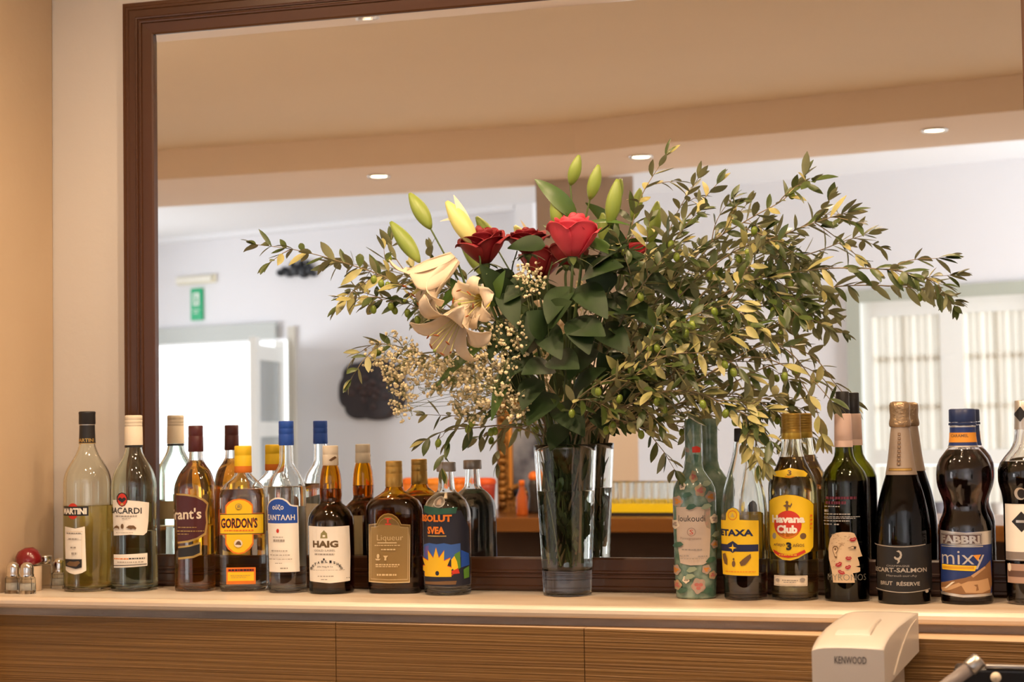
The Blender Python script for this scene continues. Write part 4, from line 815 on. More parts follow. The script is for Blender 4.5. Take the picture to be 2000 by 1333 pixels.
B.printed('neck_print', [(SILV, 'R', (1858, 833.5, 1911, 836)), (P_('label_orange', (0.75, 0.30, 0.03)), 'R', (1857.5, 846.5, 1912.5, 865.5)), (SILV, 'R', (1856, 872, 1915, 874.8)), (BROWNI, 'T', (1862, 849.5, 1893, 855.5, 'CARAMEL', 0.02))], base_off=0.0009, curved=True)
LOR = MATS['label_orange']
B.printed('label', [(LBU, 'R', (1838.8, 1038, 1934, 1160)), (SILV, 'P', [(1838.8, 1036), (1885, 1039.5), (1934, 1037), (1934, 1063), (1885, 1065.5), (1838.8, 1063)]), (INK, 'R', (1840.5, 1042, 1916, 1062.6)), (SILV, 'R', (1841.3, 1042.8, 1915.2, 1061.8)), (P_('label_brown', (0.09, 0.05, 0.045)), 'R', (1842.3, 1043.8, 1914.2, 1060.8)), (SILV, 'T', (1841, 1045.5, 1912.5, 1060.5, 'FABBRI', 0.045)), (SILV, 'R', (1841, 1065.5, 1918, 1067.6)),
    (P_('mix_grey', (0.50, 0.47, 0.45)), 'T', (1842, 1075, 1920, 1110, 'mixy', -0.005)), (LOR, 'P', [(1899, 1083), (1914, 1082), (1907.5, 1094)]), (YEL, 'P', [(1841.5, 1101.5), (1906, 1103.5), (1902.5, 1113.5), (1842, 1111.5)]), (P_('label_gold', (0.66, 0.34, 0.02)), 'R', (1843, 1104.5, 1901, 1110)),
    (P_('wafer_dark', (0.25, 0.12, 0.045)), 'P', [(1839.5, 1138), (1860, 1132), (1885, 1126), (1905, 1119), (1920, 1106), (1931, 1094), (1933.5, 1140), (1930, 1158), (1850, 1158), (1839.5, 1150)]), (P_('wafer', (0.52, 0.31, 0.15)), 'P', [(1840, 1148), (1855, 1143), (1872, 1136), (1880, 1140), (1858, 1150), (1842, 1155)]), (MATS['wafer'], 'P', [(1876, 1139), (1890, 1133), (1908, 1132), (1926, 1128), (1930, 1150), (1915, 1156), (1885, 1155)]), (MATS['wafer'], 'P', [(1895, 1122), (1920, 1105), (1922, 1108), (1899, 1126)]), (MATS['wafer_dark'], 'P', [(1900, 1140), (1907, 1139), (1909, 1150), (1904, 1152), (1905, 1144)]), (CREAM, 'P', [(1860, 1135), (1866, 1134), (1850, 1148), (1846, 1148)]), (SILV, 'P', [(1839.5, 1155), (1880, 1159), (1933, 1157), (1933, 1162), (1880, 1164), (1839.5, 1160)])], 'blue and silver label with orange stripe', layer=0.00006)
# 15 --- half hidden liqueur at the right edge
B = Bottle((2009, 789), (2013, 1184), at(2013, 1182, .088).x, .088, .313, [(794, 18, 1, 2), (845, 20, 1, 2), (868, 23, 1, 2), (885, 31, 1, 2), (897, 41, 1, 2), (910, 50, 1, 2), (924, 54.5, 1, 2), (945, 54.5, 1, 2), (965, 49.5, 1, 2), (985, 46.5, 1, 2), (1000, 46, 1, 2), (1100, 46, 1, 2), (1140, 44.5, 1, 2), (1176, 44, 1, 2)])
B.make('dark liqueur bottle with silver neck foil cut off by the right edge', B.z(800), mat('warm_clear_glass', (1, 0.97, 0.93), 0, trans=1, ior=1.48), level=907, liquid=mat('black_liqueur', (1, 1, 1), 0, trans=1, ior=1.36, absorb=((0.08, 0.02, 0.01), 420)))
B.sleeve('neck_foil', 789, 845, SILV, cap=True, prof=[(789, 18.8), (790, 19.5), (825, 20.3), (845, 21.2)])
B.printed('neck_print', [(INK, 'P', [(1990, 815), (2001, 800), (2012, 815), (2001, 830)])], base_off=0.0016, curved=True)
B.printed('label', [(WHITEP, 'R', (1969, 988, 2058, 1080)), (P_('grey_band', (0.24, 0.20, 0.18)), 'R', (1969, 1080, 2058, 1097)), (INK, 'P', [(1981, 1022), (1999, 1002), (2018, 1022), (1999, 1042)]), (SILV, 'R', (1989, 1019, 2010, 1024)), (SILV, 'R', (1969.5, 1094, 2058, 1095.5)), (P_('pink_brown_paper', (0.42, 0.27, 0.20)), 'R', (1972, 1103, 2058, 1140)), (P_('dark_brown_paper', (0.13, 0.07, 0.05)), 'R', (1973, 1116, 2058, 1128)), (CREAM, 'C', (1976, 1110, 3, 8))], 'grey label with black lozenge')
B.printed('shoulder_print', [(SILV, 'C', (1998, 968, 11, 12)), (INK, 'C', (2000, 968, 7.5, 9))], curved=True, base_off=0.0006)
# ------------------------------------------------------------------ vase
VX, VD = -0.771, 0.062
V = thing('crystal_vase', 'tall tapering crystal vase holding the bouquet in the middle of the shelf', 'vase', (VX, -VD, SHELF), 0.0)
def vr(z): return 0.0412 + (0.0535 - 0.0412) * (z / 0.252) ** 1.15
b = MB(); seg = 64; rows = []
for z in [0.0, 0.0018, 0.003] + [0.006 + 0.246 * i / 40 for i in range(41)]:
    r0 = vr(z) - (0.002 if z == 0 else 0)
    row = []
    for k in range(seg):
        a = 2 * PI * k / seg
        cut = 0.0007 * abs(math.sin(8 * a)) if z < 0.045 else 0.0
        if 0.06 < z < 0.175: cut = 0.0010 * max(0, math.sin(8 * a + z * 210) * math.sin(8 * a - z * 210))
        row.append(((r0 - cut) * math.cos(a), (r0 - cut) * math.sin(a), z))
    rows.append(row)
inner = [[((vr(z) - 0.0042) * math.cos(2 * PI * k / seg), (vr(z) - 0.0042) * math.sin(2 * PI * k / seg), z) for k in range(seg)] for z in [0.046, 0.047] + [0.046 + 0.206 * i / 20 for i in range(1, 21)]]
bot = [[(x * 0.85, y * 0.85, 0.0425) for x, y, z in inner[0]]]
top = [[((vr(0.252) - 0.002) * math.cos(2 * PI * k / seg), (vr(0.252) - 0.002) * math.sin(2 * PI * k / seg), 0.2535) for k in range(seg)]]
rows = rows + top + (bot + inner)[::-1]
b.grid(rows, M_CLEAR, close=True); b.add(rows[0], [tuple(range(seg))[::-1]], M_CLEAR); b.add(rows[-1], [tuple(range(seg))], M_CLEAR)
b.build('vase_glass', V)
b = MB(); e = 0.0040
rows = [[((vr(z) - e) * math.cos(2 * PI * k / 48), (vr(z) - e) * math.sin(2 * PI * k / 48), z) for k in range(48)] for z in [0.0455, 0.047] + [0.0455 + 0.13 * i / 12 for i in range(1, 12)] + [0.1745, 0.1755]]
rows = [[(x * 0.85, y * 0.85, 0.0424) for x, y, z in rows[0]]] + rows
b.grid(rows, M_WATER, close=True); b.add(rows[0], [tuple(range(48))[::-1]], M_WATER); b.add(rows[-1], [tuple(range(48))], M_WATER)
b.build('water', V)

# ------------------------------------------------------------------ leaves, flowers
OL_T = mat('olive_leaf_top', (0.038, 0.066, 0.012), 0.38, spec=0.6, noise=(40, (0.070, 0.100, 0.020), (1, 1, 1), 0.25))
OL_B = mat('olive_leaf_underside', (0.31, 0.31, 0.165), 0.6, noise=(40, (0.24, 0.25, 0.12), (1, 1, 1), 0.25))
OL_P = mat('pale_olive_leaf', (0.30, 0.30, 0.10), 0.42, noise=(40, (0.44, 0.38, 0.15), (1, 1, 1), 0.25))  # paler leaf colour, given to a random share of the leaves
TWIG = mat('olive_twig', (0.30, 0.22, 0.12), 0.7, noise=(60, (0.20, 0.15, 0.08), (1, 1, 1), 0.2))
OLIVE = mat('green_olive', (0.20, 0.27, 0.030), 0.3, spec=0.5)
ROSE_L = mat('rose_leaf', (0.012, 0.030, 0.007), 0.52, spec=0.3, noise=(30, (0.024, 0.050, 0.011), (1, 1, 1), 0.25))
ROSE_U = mat('rose_leaf_underside', (0.05, 0.08, 0.028), 0.6, spec=0.3)
LIL_L = mat('lily_leaf', (0.045, 0.10, 0.018), 0.36, noise=(30, (0.07, 0.135, 0.025), (1, 1, 1), 0.25))
STEM_G = mat('green_stem', (0.085, 0.13, 0.03), 0.5, noise=(20, (0.055, 0.095, 0.02), (1, 1, 0.3), 0.2))
STEM_R = mat('rose_stem', (0.055, 0.085, 0.022), 0.5)
BUD_G = mat('lily_bud_skin', (0.26, 0.33, 0.06), 0.42, noise=(14, (0.17, 0.25, 0.035), (1, 1, 0.3), 0.25))
BUD_P = mat('lily_bud_pale', (0.58, 0.56, 0.20), 0.42)
LILY = sheet('lily_petal', (0.84, 0.71, 0.54), 0.22, 0.5); LILY_Y = sheet('lily_throat', (0.80, 0.62, 0.12), 0.2, 0.5)
ANTH = mat('rust_anther', (0.30, 0.08, 0.015), 0.8)
RD_D, RD_P = mat('dark_red_petal', (0.22, 0.004, 0.010), 0.55, sub=0.0), mat('pink_red_petal', (0.60, 0.045, 0.075), 0.55)
GYPS = mat('gypsophila_white', (0.80, 0.69, 0.44), 0.7); GYPS_S = mat('gypsophila_stem', (0.22, 0.25, 0.10), 0.6)
DOWN = Vector((0, 0, -1))
def add_leaf(b, base, d, nrm, L, W, mt, mb=None, curl=0.15, fold=0.18, n=6, shape=0.75, tip=0.0, twist=0.0):
    """leaf blade as two thin sheets, upper and lower; d = direction, nrm = upper side"""
    d = Vector(d).normalized(); nrm = Vector(nrm); nrm = (nrm - d * nrm.dot(d))
    nrm = nrm.normalized() if nrm.length > 1e-5 else d.orthogonal().normalized()
    sd = d.cross(nrm); p = Vector(base); rows = []; step = L / n; ang = 0
    for i in range(n + 1):
        t = i / n
        w_ = W * 0.5 * (math.sin(PI * min(1, t ** shape)) ** 0.8) if 0 < t < 1 else W * 0.03
        nn = nrm if not twist else (Matrix.Rotation(twist * t, 3, d) @ nrm)
        ss = d.cross(nn)
        rows.append([p - ss * w_ + nn * w_ * fold, p.copy(), p + ss * w_ + nn * w_ * fold])
        if i < n:
            q = Matrix.Rotation(-curl * (1.0 + tip * t) / n * 2, 3, sd); d = (q @ d); nrm = (q @ nrm)
            p = p + d * step
    b.grid(rows, mt, flip=True)
    if mb:
        off = 0.00022
        lo = [[v - nrm * off for v in r] for r in rows]; b.grid(lo, mb)
def rvec(rn): 
    while True:
        v = Vector((rn.uniform(-1, 1), rn.uniform(-1, 1), rn.uniform(-1, 1)))
        if 0.1 < v.length < 1: return v.normalized()
def vase_path(rn, mouth_bias=None, zin=None):
    """way of a stem from the bottom of the vase to its mouth (world coordinates)"""
    a = rn.uniform(0, 2 * PI); r = rn.uniform(0.004, 0.026)
    p0 = Vector((VX + r * math.cos(a), -VD + r * math.sin(a), SHELF + (zin or rn.uniform(0.050, 0.075))))
    dirx = mouth_bias if mouth_bias is not None else rn.uniform(-1, 1)
    p1 = Vector((VX + max(-1, min(1, dirx)) * 0.036, -VD + rn.uniform(-0.028, 0.018), SHELF + 0.246))
    return p0, p1
def clampy(p, m=0.012):
    if p.y > -m: p.y = -m
    return p
class Sprig: pass
def olive_branch(label, pts, seed, start=0.25, density=1.0, twigs=1.0, leafL=0.042, olives=3, pale=0.2, thick=0.0020, group='olive branches of the bouquet', leafW=0.0128, bare=False):
    """pts: (px, py, distance from mirror); the first point is continued down into the vase"""
    rn = random.Random(seed)
    P = [at(x, y, d) for x, y, d in pts]
    bias = max(-1, min(1, (P[-1].x - VX) / 0.35)); p0, p1 = vase_path(rn, bias)
    path = smooth_path([p0, p1] + P, 60)
    org = p0.copy(); T = thing('olive_branch', label, 'branch', org, 0, group)
    wood, leaves, fruit = MB(), MB(), []
    n = len(path); wood.tube([q - org for q in path], [thick * (1 - 0.72 * i / (n - 1)) for i in range(n)], TWIG, 6)
    def put_leaves(path, i0, L0, spacing):
        acc = 0.0; k = rn.randint(0, 3)
        for i in range(max(i0, 1), len(path)):
            acc += (path[i] - path[i - 1]).length
            while acc > spacing:
                acc -= spacing; k += 1
                t = (path[i] - path[i - 1]).normalized()
                u = t.orthogonal().normalized(); u = Matrix.Rotation(k * PI / 2 + rn.uniform(-0.5, 0.5), 3, t) @ u
                for sgn in (1, -1):
                    if rn.random() < 0.10: continue
                    d = (t * rn.uniform(0.55, 1.0) + u * sgn * rn.uniform(0.6, 1.0) + DOWN * rn.uniform(-0.05, 0.35) + rvec(rn) * 0.25).normalized()
                    up = (Vector((0, -0.35, 0.9)) + rvec(rn) * 0.75).normalized()
                    L = L0 * rn.uniform(0.62, 1.15); pos = path[i].lerp(path[i - 1], rn.random())
                    end = pos + d * L
                    if end.y > -0.006: d.y = min(d.y, (-0.006 - pos.y) / L)
                    pl_ = rn.random() < pale
                    add_leaf(leaves, pos - org, d, up, L, leafW * rn.uniform(0.8, 1.2) * (L / L0) ** 0.5, OL_P if pl_ else OL_T, OL_B, curl=rn.uniform(-0.15, 0.35), fold=rn.uniform(0.1, 0.35), n=5, shape=0.95)
        # tuft at the tip
        t = (path[-1] - path[-2]).normalized()
        for q in range(3):
            d = (t + rvec(rn) * 0.45).normalized(); end = path[-1] + d * L0
            if end.y > -0.006: d.y = -abs(d.y)
            add_leaf(leaves, path[-1] - org, d, (Vector((0, -0.3, 0.9)) + rvec(rn) * 0.5), L0 * rn.uniform(0.6, 0.9), leafW * 0.8, OL_P if rn.random() < pale else OL_T, OL_B, n=5, shape=0.95)
    i0 = int(n * start); sp = 0.0185 / density
    put_leaves(path, i0, leafL, sp)
    total = sum((path[i] - path[i - 1]).length for i in range(i0, n)); nt = int(total / 0.062 * twigs)
    for q in range(nt):
        i = rn.randint(i0, n - 6); t = (path[i + 1] - path[i]).normalized()
        side = (t.orthogonal()); side = Matrix.Rotation(rn.uniform(0, 2 * PI), 3, t) @ side
        d = (t * 0.9 + side * 0.75 + Vector((0, 0, rn.uniform(-0.2, 0.35)))).normalized(); d.y *= 0.7
        L = rn.uniform(0.04, 0.105); a = path[i]; tp = [a]
        for j in range(1, 9):
            d = (d + DOWN * 0.05 + rvec(rn) * 0.10).normalized(); tp.append(clampy(tp[-1] + d * (L / 8), 0.010))
        wood.tube([v - org for v in tp], [thick * 0.5 * (1 - 0.6 * j / 8) for j in range(9)], TWIG, 5)
        put_leaves(tp, 1, leafL * 0.85, sp * 1.0)
    wood.build('twig', T, weld=False)
    leaves.build('foliage', T, weld=False)
    for q in range(olives):
        i = rn.randint(i0, n - 4); a = path[i]; e = clampy(a + Vector((rn.uniform(-0.012, 0.012), rn.uniform(-0.016, 0.004), rn.uniform(-0.022, -0.008))), 0.014)
        b = MB(); b.tube([a - org, (a + e) / 2 - org + Vector((0.002, 0, 0.002)), e - org + Vector((0, 0, 0.006))], 0.0005, TWIG, 5); b.ball(e - org, (0.0055, 0.0055, 0.0075), OLIVE, 12, 8, ax=Vector((rn.uniform(-0.4, 0.4), 0, 1)))
        b.build('olive', T, weld=False)
    return T
OB = [
 ('long olive branch reaching farthest left towards the exit sign', [(1060, 820, .075), (960, 700, .12), (850, 600, .16), (760, 545, .18), (660, 510, .19), (575, 488, .19), (500, 478, .185)], 11, .42, 1.0, 0.9, 4, .55),
 ('olive twig hanging with small olives beneath the long left branch', [(1055, 800, .08), (930, 690, .13), (830, 610, .16), (770, 585, .17), (725, 590, .17)], 12, .5, 1.1, 1.0, 6, .25),
 ('low olive twig drooping over the gold capped bottles', [(1050, 850, .08), (990, 832, .11), (930, 836, .13), (870, 842, .14), (828, 862, .145)], 13, .55, 0.75, 0.5, 3, .1),
 ('olive tip poking out left beside the baby breath', [(1050, 800, .08), (930, 740, .13), (820, 690, .16), (740, 672, .17), (700, 690, .17)], 14, .5, 0.9, 0.6, 2, .35),
 ('upright pale olive branch touching the beam downlight', [(1150, 800, .08), (1190, 650, .11), (1220, 500, .13), (1250, 390, .14), (1300, 305, .14)], 15, .45, 0.85, 1.0, 2, .5),
 ('olive branch rising to the dark tuft at the upper right', [(1160, 800, .08), (1260, 620, .12), (1370, 490, .15), (1460, 430, .16), (1530, 390, .165), (1570, 345, .165)], 16, .40, 0.95, 1.0, 3, .2),
 ('olive branch pointing right beneath the upper dark tuft', [(1165, 800, .08), (1290, 620, .13), (1420, 500, .16), (1540, 455, .17), (1600, 432, .17), (1655, 415, .17)], 17, .40, 0.95, 0.9, 3, .25),
 ('long olive branch reaching farthest right over the curtained window', [(1165, 810, .08), (1300, 660, .13), (1440, 560, .17), (1580, 528, .185), (1700, 525, .19), (1780, 535, .19), (1840, 556, .19)], 18, .38, 1.05, 0.9, 3, .15),
 ('olive branch just under the long right one', [(1160, 820, .08), (1300, 700, .14), (1420, 630, .17), (1500, 595, .18), (1560, 585, .18)], 19, .40, 1.1, 1.0, 5, .2),
 ('bushy olive branch with green olives right of the roses', [(1150, 820, .09), (1240, 700, .17), (1330, 630, .21), (1400, 600, .22), (1450, 590, .22)], 20, .40, 1.2, 1.2, 9, .4),
 ('thin olive twig drooping towards the pink capped wine bottle', [(1170, 820, .08), (1300, 740, .13), (1430, 660, .16), (1530, 680, .16), (1590, 745, .15), (1625, 785, .145)], 21, .55, 0.5, 0.2, 1, .25),
 ('olive twig hanging beside the old gold capped rum bottle', [(1170, 830, .08), (1330, 760, .15), (1450, 700, .18), (1540, 720, .18), (1590, 790, .175), (1606, 850, .17)], 22, .60, 0.6, 0.3, 1, .45),
 ('pale leaved olive branch bending over the tapering brandy bottle', [(1160, 830, .09), (1250, 790, .17), (1340, 770, .20), (1420, 790, .21), (1470, 830, .205), (1460, 870, .20)], 23, .38, 1.2, 1.0, 4, .65),
 ('olive branch over the turquoise bottle with pale twisted leaves', [(1150, 830, .09), (1230, 790, .18), (1300, 765, .21), (1370, 770, .22), (1430, 800, .22), (1500, 800, .21)], 24, .38, 1.15, 1.0, 4, .6),
 ('olive sprig close over the vase rim at its right', [(1140, 840, .09), (1200, 820, .14), (1250, 835, .155), (1290, 850, .15)], 25, .45, 1.1, 0.8, 3, .4),
 ('inner olive branch beside the big rose leaves', [(1140, 820, .08), (1190, 680, .14), (1240, 580, .17), (1290, 510, .18), (1330, 450, .18)], 26, .40, 1.1, 1.2, 3, .2),
 ('olive branch filling the middle right of the bouquet', [(1150, 820, .08), (1270, 690, .11), (1380, 570, .13), (1470, 520, .14), (1540, 500, .14)], 27, .42, 1.05, 1.2, 4, .2),
 ('low inner olive branch with twisting pale twigs', [(1140, 830, .10), (1210, 760, .19), (1290, 700, .225), (1370, 690, .23), (1420, 705, .225), (1465, 735, .22)], 28, .38, 1.1, 1.0, 4, .5),
 ('short olive sprig in front of the vase neck', [(1110, 840, .09), (1120, 790, .17), (1170, 750, .20), (1220, 740, .21)], 29, .45, 1.1, 1.0, 2, .3),
 ('olive sprig standing between roses and upright branch', [(1140, 820, .08), (1180, 640, .12), (1250, 540, .14), (1330, 440, .145), (1400, 360, .145)], 30, .45, 0.85, 0.8, 2, .35),
 ('small olive sprig rising behind the left lily buds', [(1060, 800, .07), (930, 640, .09), (820, 560, .10), (770, 500, .10), (765, 470, .10)], 31, .62, 0.7, 0.3, 1, .3),
 ('olive sprig low on the left of the vase', [(1060, 840, .08), (1000, 800, .13), (950, 800, .15), (900, 830, .15)], 32, .5, 0.8, 0.5, 2, .2),
]
for lb, pts, seed, st, den, tw, ol, pale in OB: olive_branch(lb, pts, seed, st, den, tw, olives=ol, pale=pale)

def stem(T, pts, r0, r1, m, name='stem', n=40):
    org = T.location; path = smooth_path(pts, n); b = MB()
    b.tube([p - org for p in path], [r0 + (r1 - r0) * i / n for i in range(n + 1)], m, 8); b.build(name, T, weld=False); return path
def big_leaf(T, base, tip, nrm, W, mt, mu, name='leaf', curl=0.25, shape=0.62, tipc=0.5, fold=0.22):
    base, tip = Vector(base), Vector(tip); b = MB()
    L = (tip - base).length * (1 + abs(curl) * 0.10); d = (tip - base).normalized()
    sd = d.cross(Vector(nrm)).normalized(); d0 = Matrix.Rotation(curl, 3, sd) @ d
    add_leaf(b, base - T.location, d0, nrm, L, W, mt, mu, curl=curl, fold=fold, n=10, shape=shape, tip=0.0)
    return b.build(name, T, weld=False)
# ---- roses
def rose_bloom(T, c, ax, R, H, m, seed, n=22, openness=1.0):
    rn = random.Random(seed); ax = Vector(ax).normalized(); q = Vector((0, 0, 1)).rotation_difference(ax); b = MB(); c = Vector(c) - T.location
    for i in range(n):
        f = i / (n - 1); phi = i * 2.39996 + rn.uniform(-0.2, 0.2); rad = R * (0.16 + 0.72 * f ** 0.8); hw = 1.35 - 0.55 * f; hh = H * (0.98 - 0.18 * f * f) * rn.uniform(0.94, 1.05); rows = []
        for j in range(8):
            v = j / 7; row = []
            rr = rad * (0.30 + 0.85 * math.sin(min(1, v * 1.15) * PI / 2) ** 0.8) + (R * 0.22 * f * openness * max(0, v - 0.72) / 0.28)
            z = hh * (v ** 0.85) - (H * 0.16 * f * openness * max(0, v - 0.80) / 0.2)
            for k in range(9):
                u = k / 8 * 2 - 1; wd = hw * (0.55 + 0.45 * math.sin(PI * min(1, 0.25 + 0.6 * v)))
                edge = 1 - 0.22 * abs(u) ** 2.5 * v
                a = phi + u * wd; ripple = 0.012 * R / 0.035 * 0.1 * math.sin(5 * u + i) * v
                row.append(c + q @ Vector((rr * math.cos(a) * (1 + ripple), rr * math.sin(a) * (1 + ripple), z * edge - 0.25 * H)))
            rows.append(row)
        b.grid(rows, m)
    o = b.build('bloom', T, weld=False); o.modifiers.new('thickness', 'SOLIDIFY').thickness = 0.0004
    b = MB()
    for k in range(5):
        a = 2 * PI * k / 5; d = q @ Vector((math.cos(a), math.sin(a), 0.2)); add_leaf(b, c - ax * H * 0.27 + d * 0.004, (d - ax * 0.3), -ax, R * 0.9, R * 0.26, STEM_R, None, curl=-0.3, n=5)
    b.ball(c - ax * H * 0.30, (R * 0.22, R * 0.22, R * 0.26), STEM_R, 12, 8, ax=ax); b.build('sepals', T, weld=False)
def rose(label, px, py, d, Rpx, ax, m, seed, leaves, Hk=1.55, openness=1.0):
    rn = random.Random(seed); c = at(px, py, d); R = Rpx / 1160.0
    p0, p1 = vase_path(rn, (px - 1105) / 160); T = thing('rose', label, 'rose', p0, 0)
    axv = Vector(ax).normalized(); neck = c - axv * R * Hk * 0.42
    mid = p1.lerp(neck, 0.5) + Vector((0, -0.012, 0.01))
    stem(T, [p0, p1, mid, neck - axv * 0.03, neck], 0.0028, 0.0024, STEM_R)
    rose_bloom(T, c, axv, R, R * Hk, m, seed, openness=openness)
    for (bx, by, bd, tx, ty, td, W, nx, ny, nz) in leaves:
        big_leaf(T, at(bx, by, bd), at(tx, ty, td), (nx, ny, nz), W / 1160.0, ROSE_L, ROSE_U, curl=0.28, shape=0.66)
    return T
rose('dark red ruffled rose left of the centre, under the pale lily bud', 945, 496, .17, 45, (-0.05, -0.22, 0.97), RD_D, 41, [
    (985, 545, .15, 905, 560, .19, 44, 0, -.6, .8), (1005, 600, .15, 940, 520, .20, 52, -.2, -.7, .5), (1000, 640, .16, 955, 700, .20, 50, 0, -.8, .5), (985, 560, .16, 1010, 640, .20, 48, .1, -.8, .4), (1030, 690, .16, 985, 740, .19, 46, 0, -.9, .3)], 1.6)
rose('dark red rose half hidden behind a wide green leaf', 1030, 482, .125, 38, (0.0, -0.15, 0.98), RD_D, 42, [
    (1065, 480, .165, 992, 484, .175, 44, 0, -.75, .6), (1040, 545, .15, 985, 590, .19, 50, 0, -.8, .5), (1060, 600, .15, 1020, 690, .20, 54, -.1, -.8, .4), (1060, 640, .16, 1095, 700, .21, 56, .1, -.85, .4), (1050, 740, .15, 1020, 800, .19, 50, 0, -.9, .3)], 1.4)
rose('large pink red rose in the middle of the bouquet', 1119, 480, .20, 47, (0.06, -0.02, 1.0), RD_P, 43, [
    (1140, 540, .17, 1215, 520, .21, 62, .1, -.7, .6), (1130, 560, .17, 1185, 620, .215, 60, .2, -.8, .4), (1110, 560, .17, 1070, 630, .22, 60, -.2, -.8, .4), (1125, 620, .18, 1150, 690, .225, 58, .1, -.9, .3), (1160, 520, .16, 1225, 480, .19, 58, .1, -.6, .7), (1120, 640, .18, 1180, 655, .23, 62, .1, -.75, .55), (1120, 780, .12, 1180, 720, .19, 54, .1, -.8, .5)], 1.75, 0.6)
# ---- big dark filler leaves
def filler(label, pts, leaves, seed, mt=ROSE_L, mu=ROSE_U):
    rn = random.Random(seed); p0, p1 = vase_path(rn, (pts[-1][0] - 1105) / 200); T = thing('foliage_stem', label, 'greenery', p0, 0, 'dark leafy stems of the bouquet')
    stem(T, [p0, p1] + [at(*q) for q in pts], 0.0024, 0.0012, STEM_R)
    for (bx, by, bd, tx, ty, td, W, nx, ny, nz) in leaves: big_leaf(T, at(bx, by, bd), at(tx, ty, td), (nx, ny, nz), W / 1160.0, mt, mu, curl=rn.uniform(0.1, 0.4), shape=0.66)
filler('dark leafy stem right of the pink rose', [(1150, 720, .12), (1180, 600, .14), (1210, 500, .14)], [(1180, 600, .14, 1245, 610, .17, 60, .2, -.7, .6), (1190, 570, .14, 1150, 500, .15, 60, -.1, -.8, .4), (1200, 530, .14, 1260, 500, .16, 56, .2, -.6, .6), (1205, 510, .14, 1200, 440, .15, 54, 0, -.9, .2), (1170, 640, .14, 1230, 690, .18, 58, .3, -.8, .3), (1160, 680, .13, 1110, 740, .17, 56, -.2, -.9, .3), (1205, 520, .13, 1330, 590, .15, 60, .2, -.5, .7), (1180, 580, .13, 1290, 640, .16, 60, .2, -.6, .6)], 51)
filler('dark leafy stem in front of the vase neck', [(1090, 780, .12), (1075, 700, .17), (1070, 620, .19)], [(1090, 790, .13, 1140, 850, .17, 60, .2, -.8, .4), (1085, 770, .14, 1030, 830, .18, 62, -.2, -.8, .4), (1080, 720, .16, 1020, 730, .20, 60, -.2, -.8, .5), (1078, 700, .17, 1130, 720, .21, 62, .2, -.8, .5), (1072, 650, .18, 1030, 610, .21, 58, -.2, -.8, .5), (1070, 630, .19, 1115, 590, .22, 60, .2, -.8, .5), (1100, 830, .10, 1075, 880, .14, 44, 0, -.9, .2)], 52)
filler('dark leafy stem behind the dark red roses', [(1060, 760, .09), (1020, 640, .10), (1000, 540, .11), (1010, 490, .11)], [(1020, 640, .10, 960, 640, .14, 60, -.2, -.8, .5), (1010, 590, .10, 1060, 560, .14, 60, .2, -.8, .5), (1005, 560, .11, 950, 540, .13, 56, -.2, -.8, .5), (1030, 680, .10, 1080, 650, .13, 60, .1, -.8, .5), (1050, 740, .10, 990, 770, .13, 56, -.2, -.8, .4), (1045, 710, .10, 980, 700, .13, 58, -.2, -.8, .4)], 53)
filler('dark leafy stem low on the right of the vase neck', [(1150, 810, .10), (1200, 740, .13), (1260, 690, .14)], [(1160, 800, .11, 1200, 850, .14, 48, .2, -.8, .4), (1180, 770, .12, 1240, 790, .16, 52, .2, -.7, .6), (1200, 740, .13, 1170, 690, .16, 50, -.1, -.8, .4), (1230, 710, .13, 1290, 730, .17, 52, .2, -.7, .6), (1255, 690, .14, 1300, 650, .16, 50, .2, -.7, .6)], 54)
# leafy stems standing in the water
for k, lb in enumerate(('leafy stem ends standing in the vase water, left half', 'leafy stem ends standing in the vase water, right half', 'leafy stem ends standing in the vase water, at the back', 'leafy stem ends standing in the vase water, in the middle')):
    rn = random.Random(90 + k); c = ((-0.018, -0.008), (0.018, -0.006), (0.0, 0.016), (0.0, -0.014))[k]
    p0 = Vector((VX + c[0] * 0.6, -VD + c[1] * 0.6, SHELF + 0.052)); p1 = Vector((VX + c[0] * 1.4, -VD + c[1] * 1.4, SHELF + 0.252))
    T = thing('foliage_stem', lb, 'greenery', p0, 0, 'leafy stems inside the vase'); b = MB(); lv = MB()
    for j in range(9):
        o1 = Vector((rn.uniform(-0.009, 0.009), rn.uniform(-0.008, 0.008), rn.uniform(-0.006, 0.01))); o2 = Vector((rn.uniform(-0.012, 0.012), rn.uniform(-0.010, 0.008), 0))
        b.tube([p + Vector((0, 0, 0)) - p0 for p in smooth_path([p0 + o1, p0.lerp(p1, 0.5) + (o1 - o2) * 0.5, p1 + o2], 12)], rn.uniform(0.0012, 0.0022), STEM_R if j % 2 else STEM_G, 6)
    for j in range(90):
        z = rn.uniform(0.01, 0.19); t = z / 0.2; base = p0.lerp(p1, t) + Vector((rn.uniform(-0.012, 0.012), rn.uniform(-0.010, 0.010), 0))
        a = rn.uniform(0, 2 * PI); d = Vector((0.28 * math.cos(a), 0.28 * math.sin(a), rn.choice((0.9, 0.9, -0.7)))).normalized(); L = rn.uniform(0.022, 0.050)
        tip = base + d * L; rr = math.hypot(tip.x - VX, tip.y + VD)
        if rr > vr(max(0, tip.z - SHELF)) - 0.010 or tip.z < SHELF + 0.052: continue
        add_leaf(lv, base - p0, d, rvec(rn), L, rn.uniform(0.010, 0.018), ROSE_L if j % 3 else LIL_L, ROSE_U, curl=0.1, n=5)
    b.build('stem', T, weld=False); lv.build('foliage', T, weld=False)
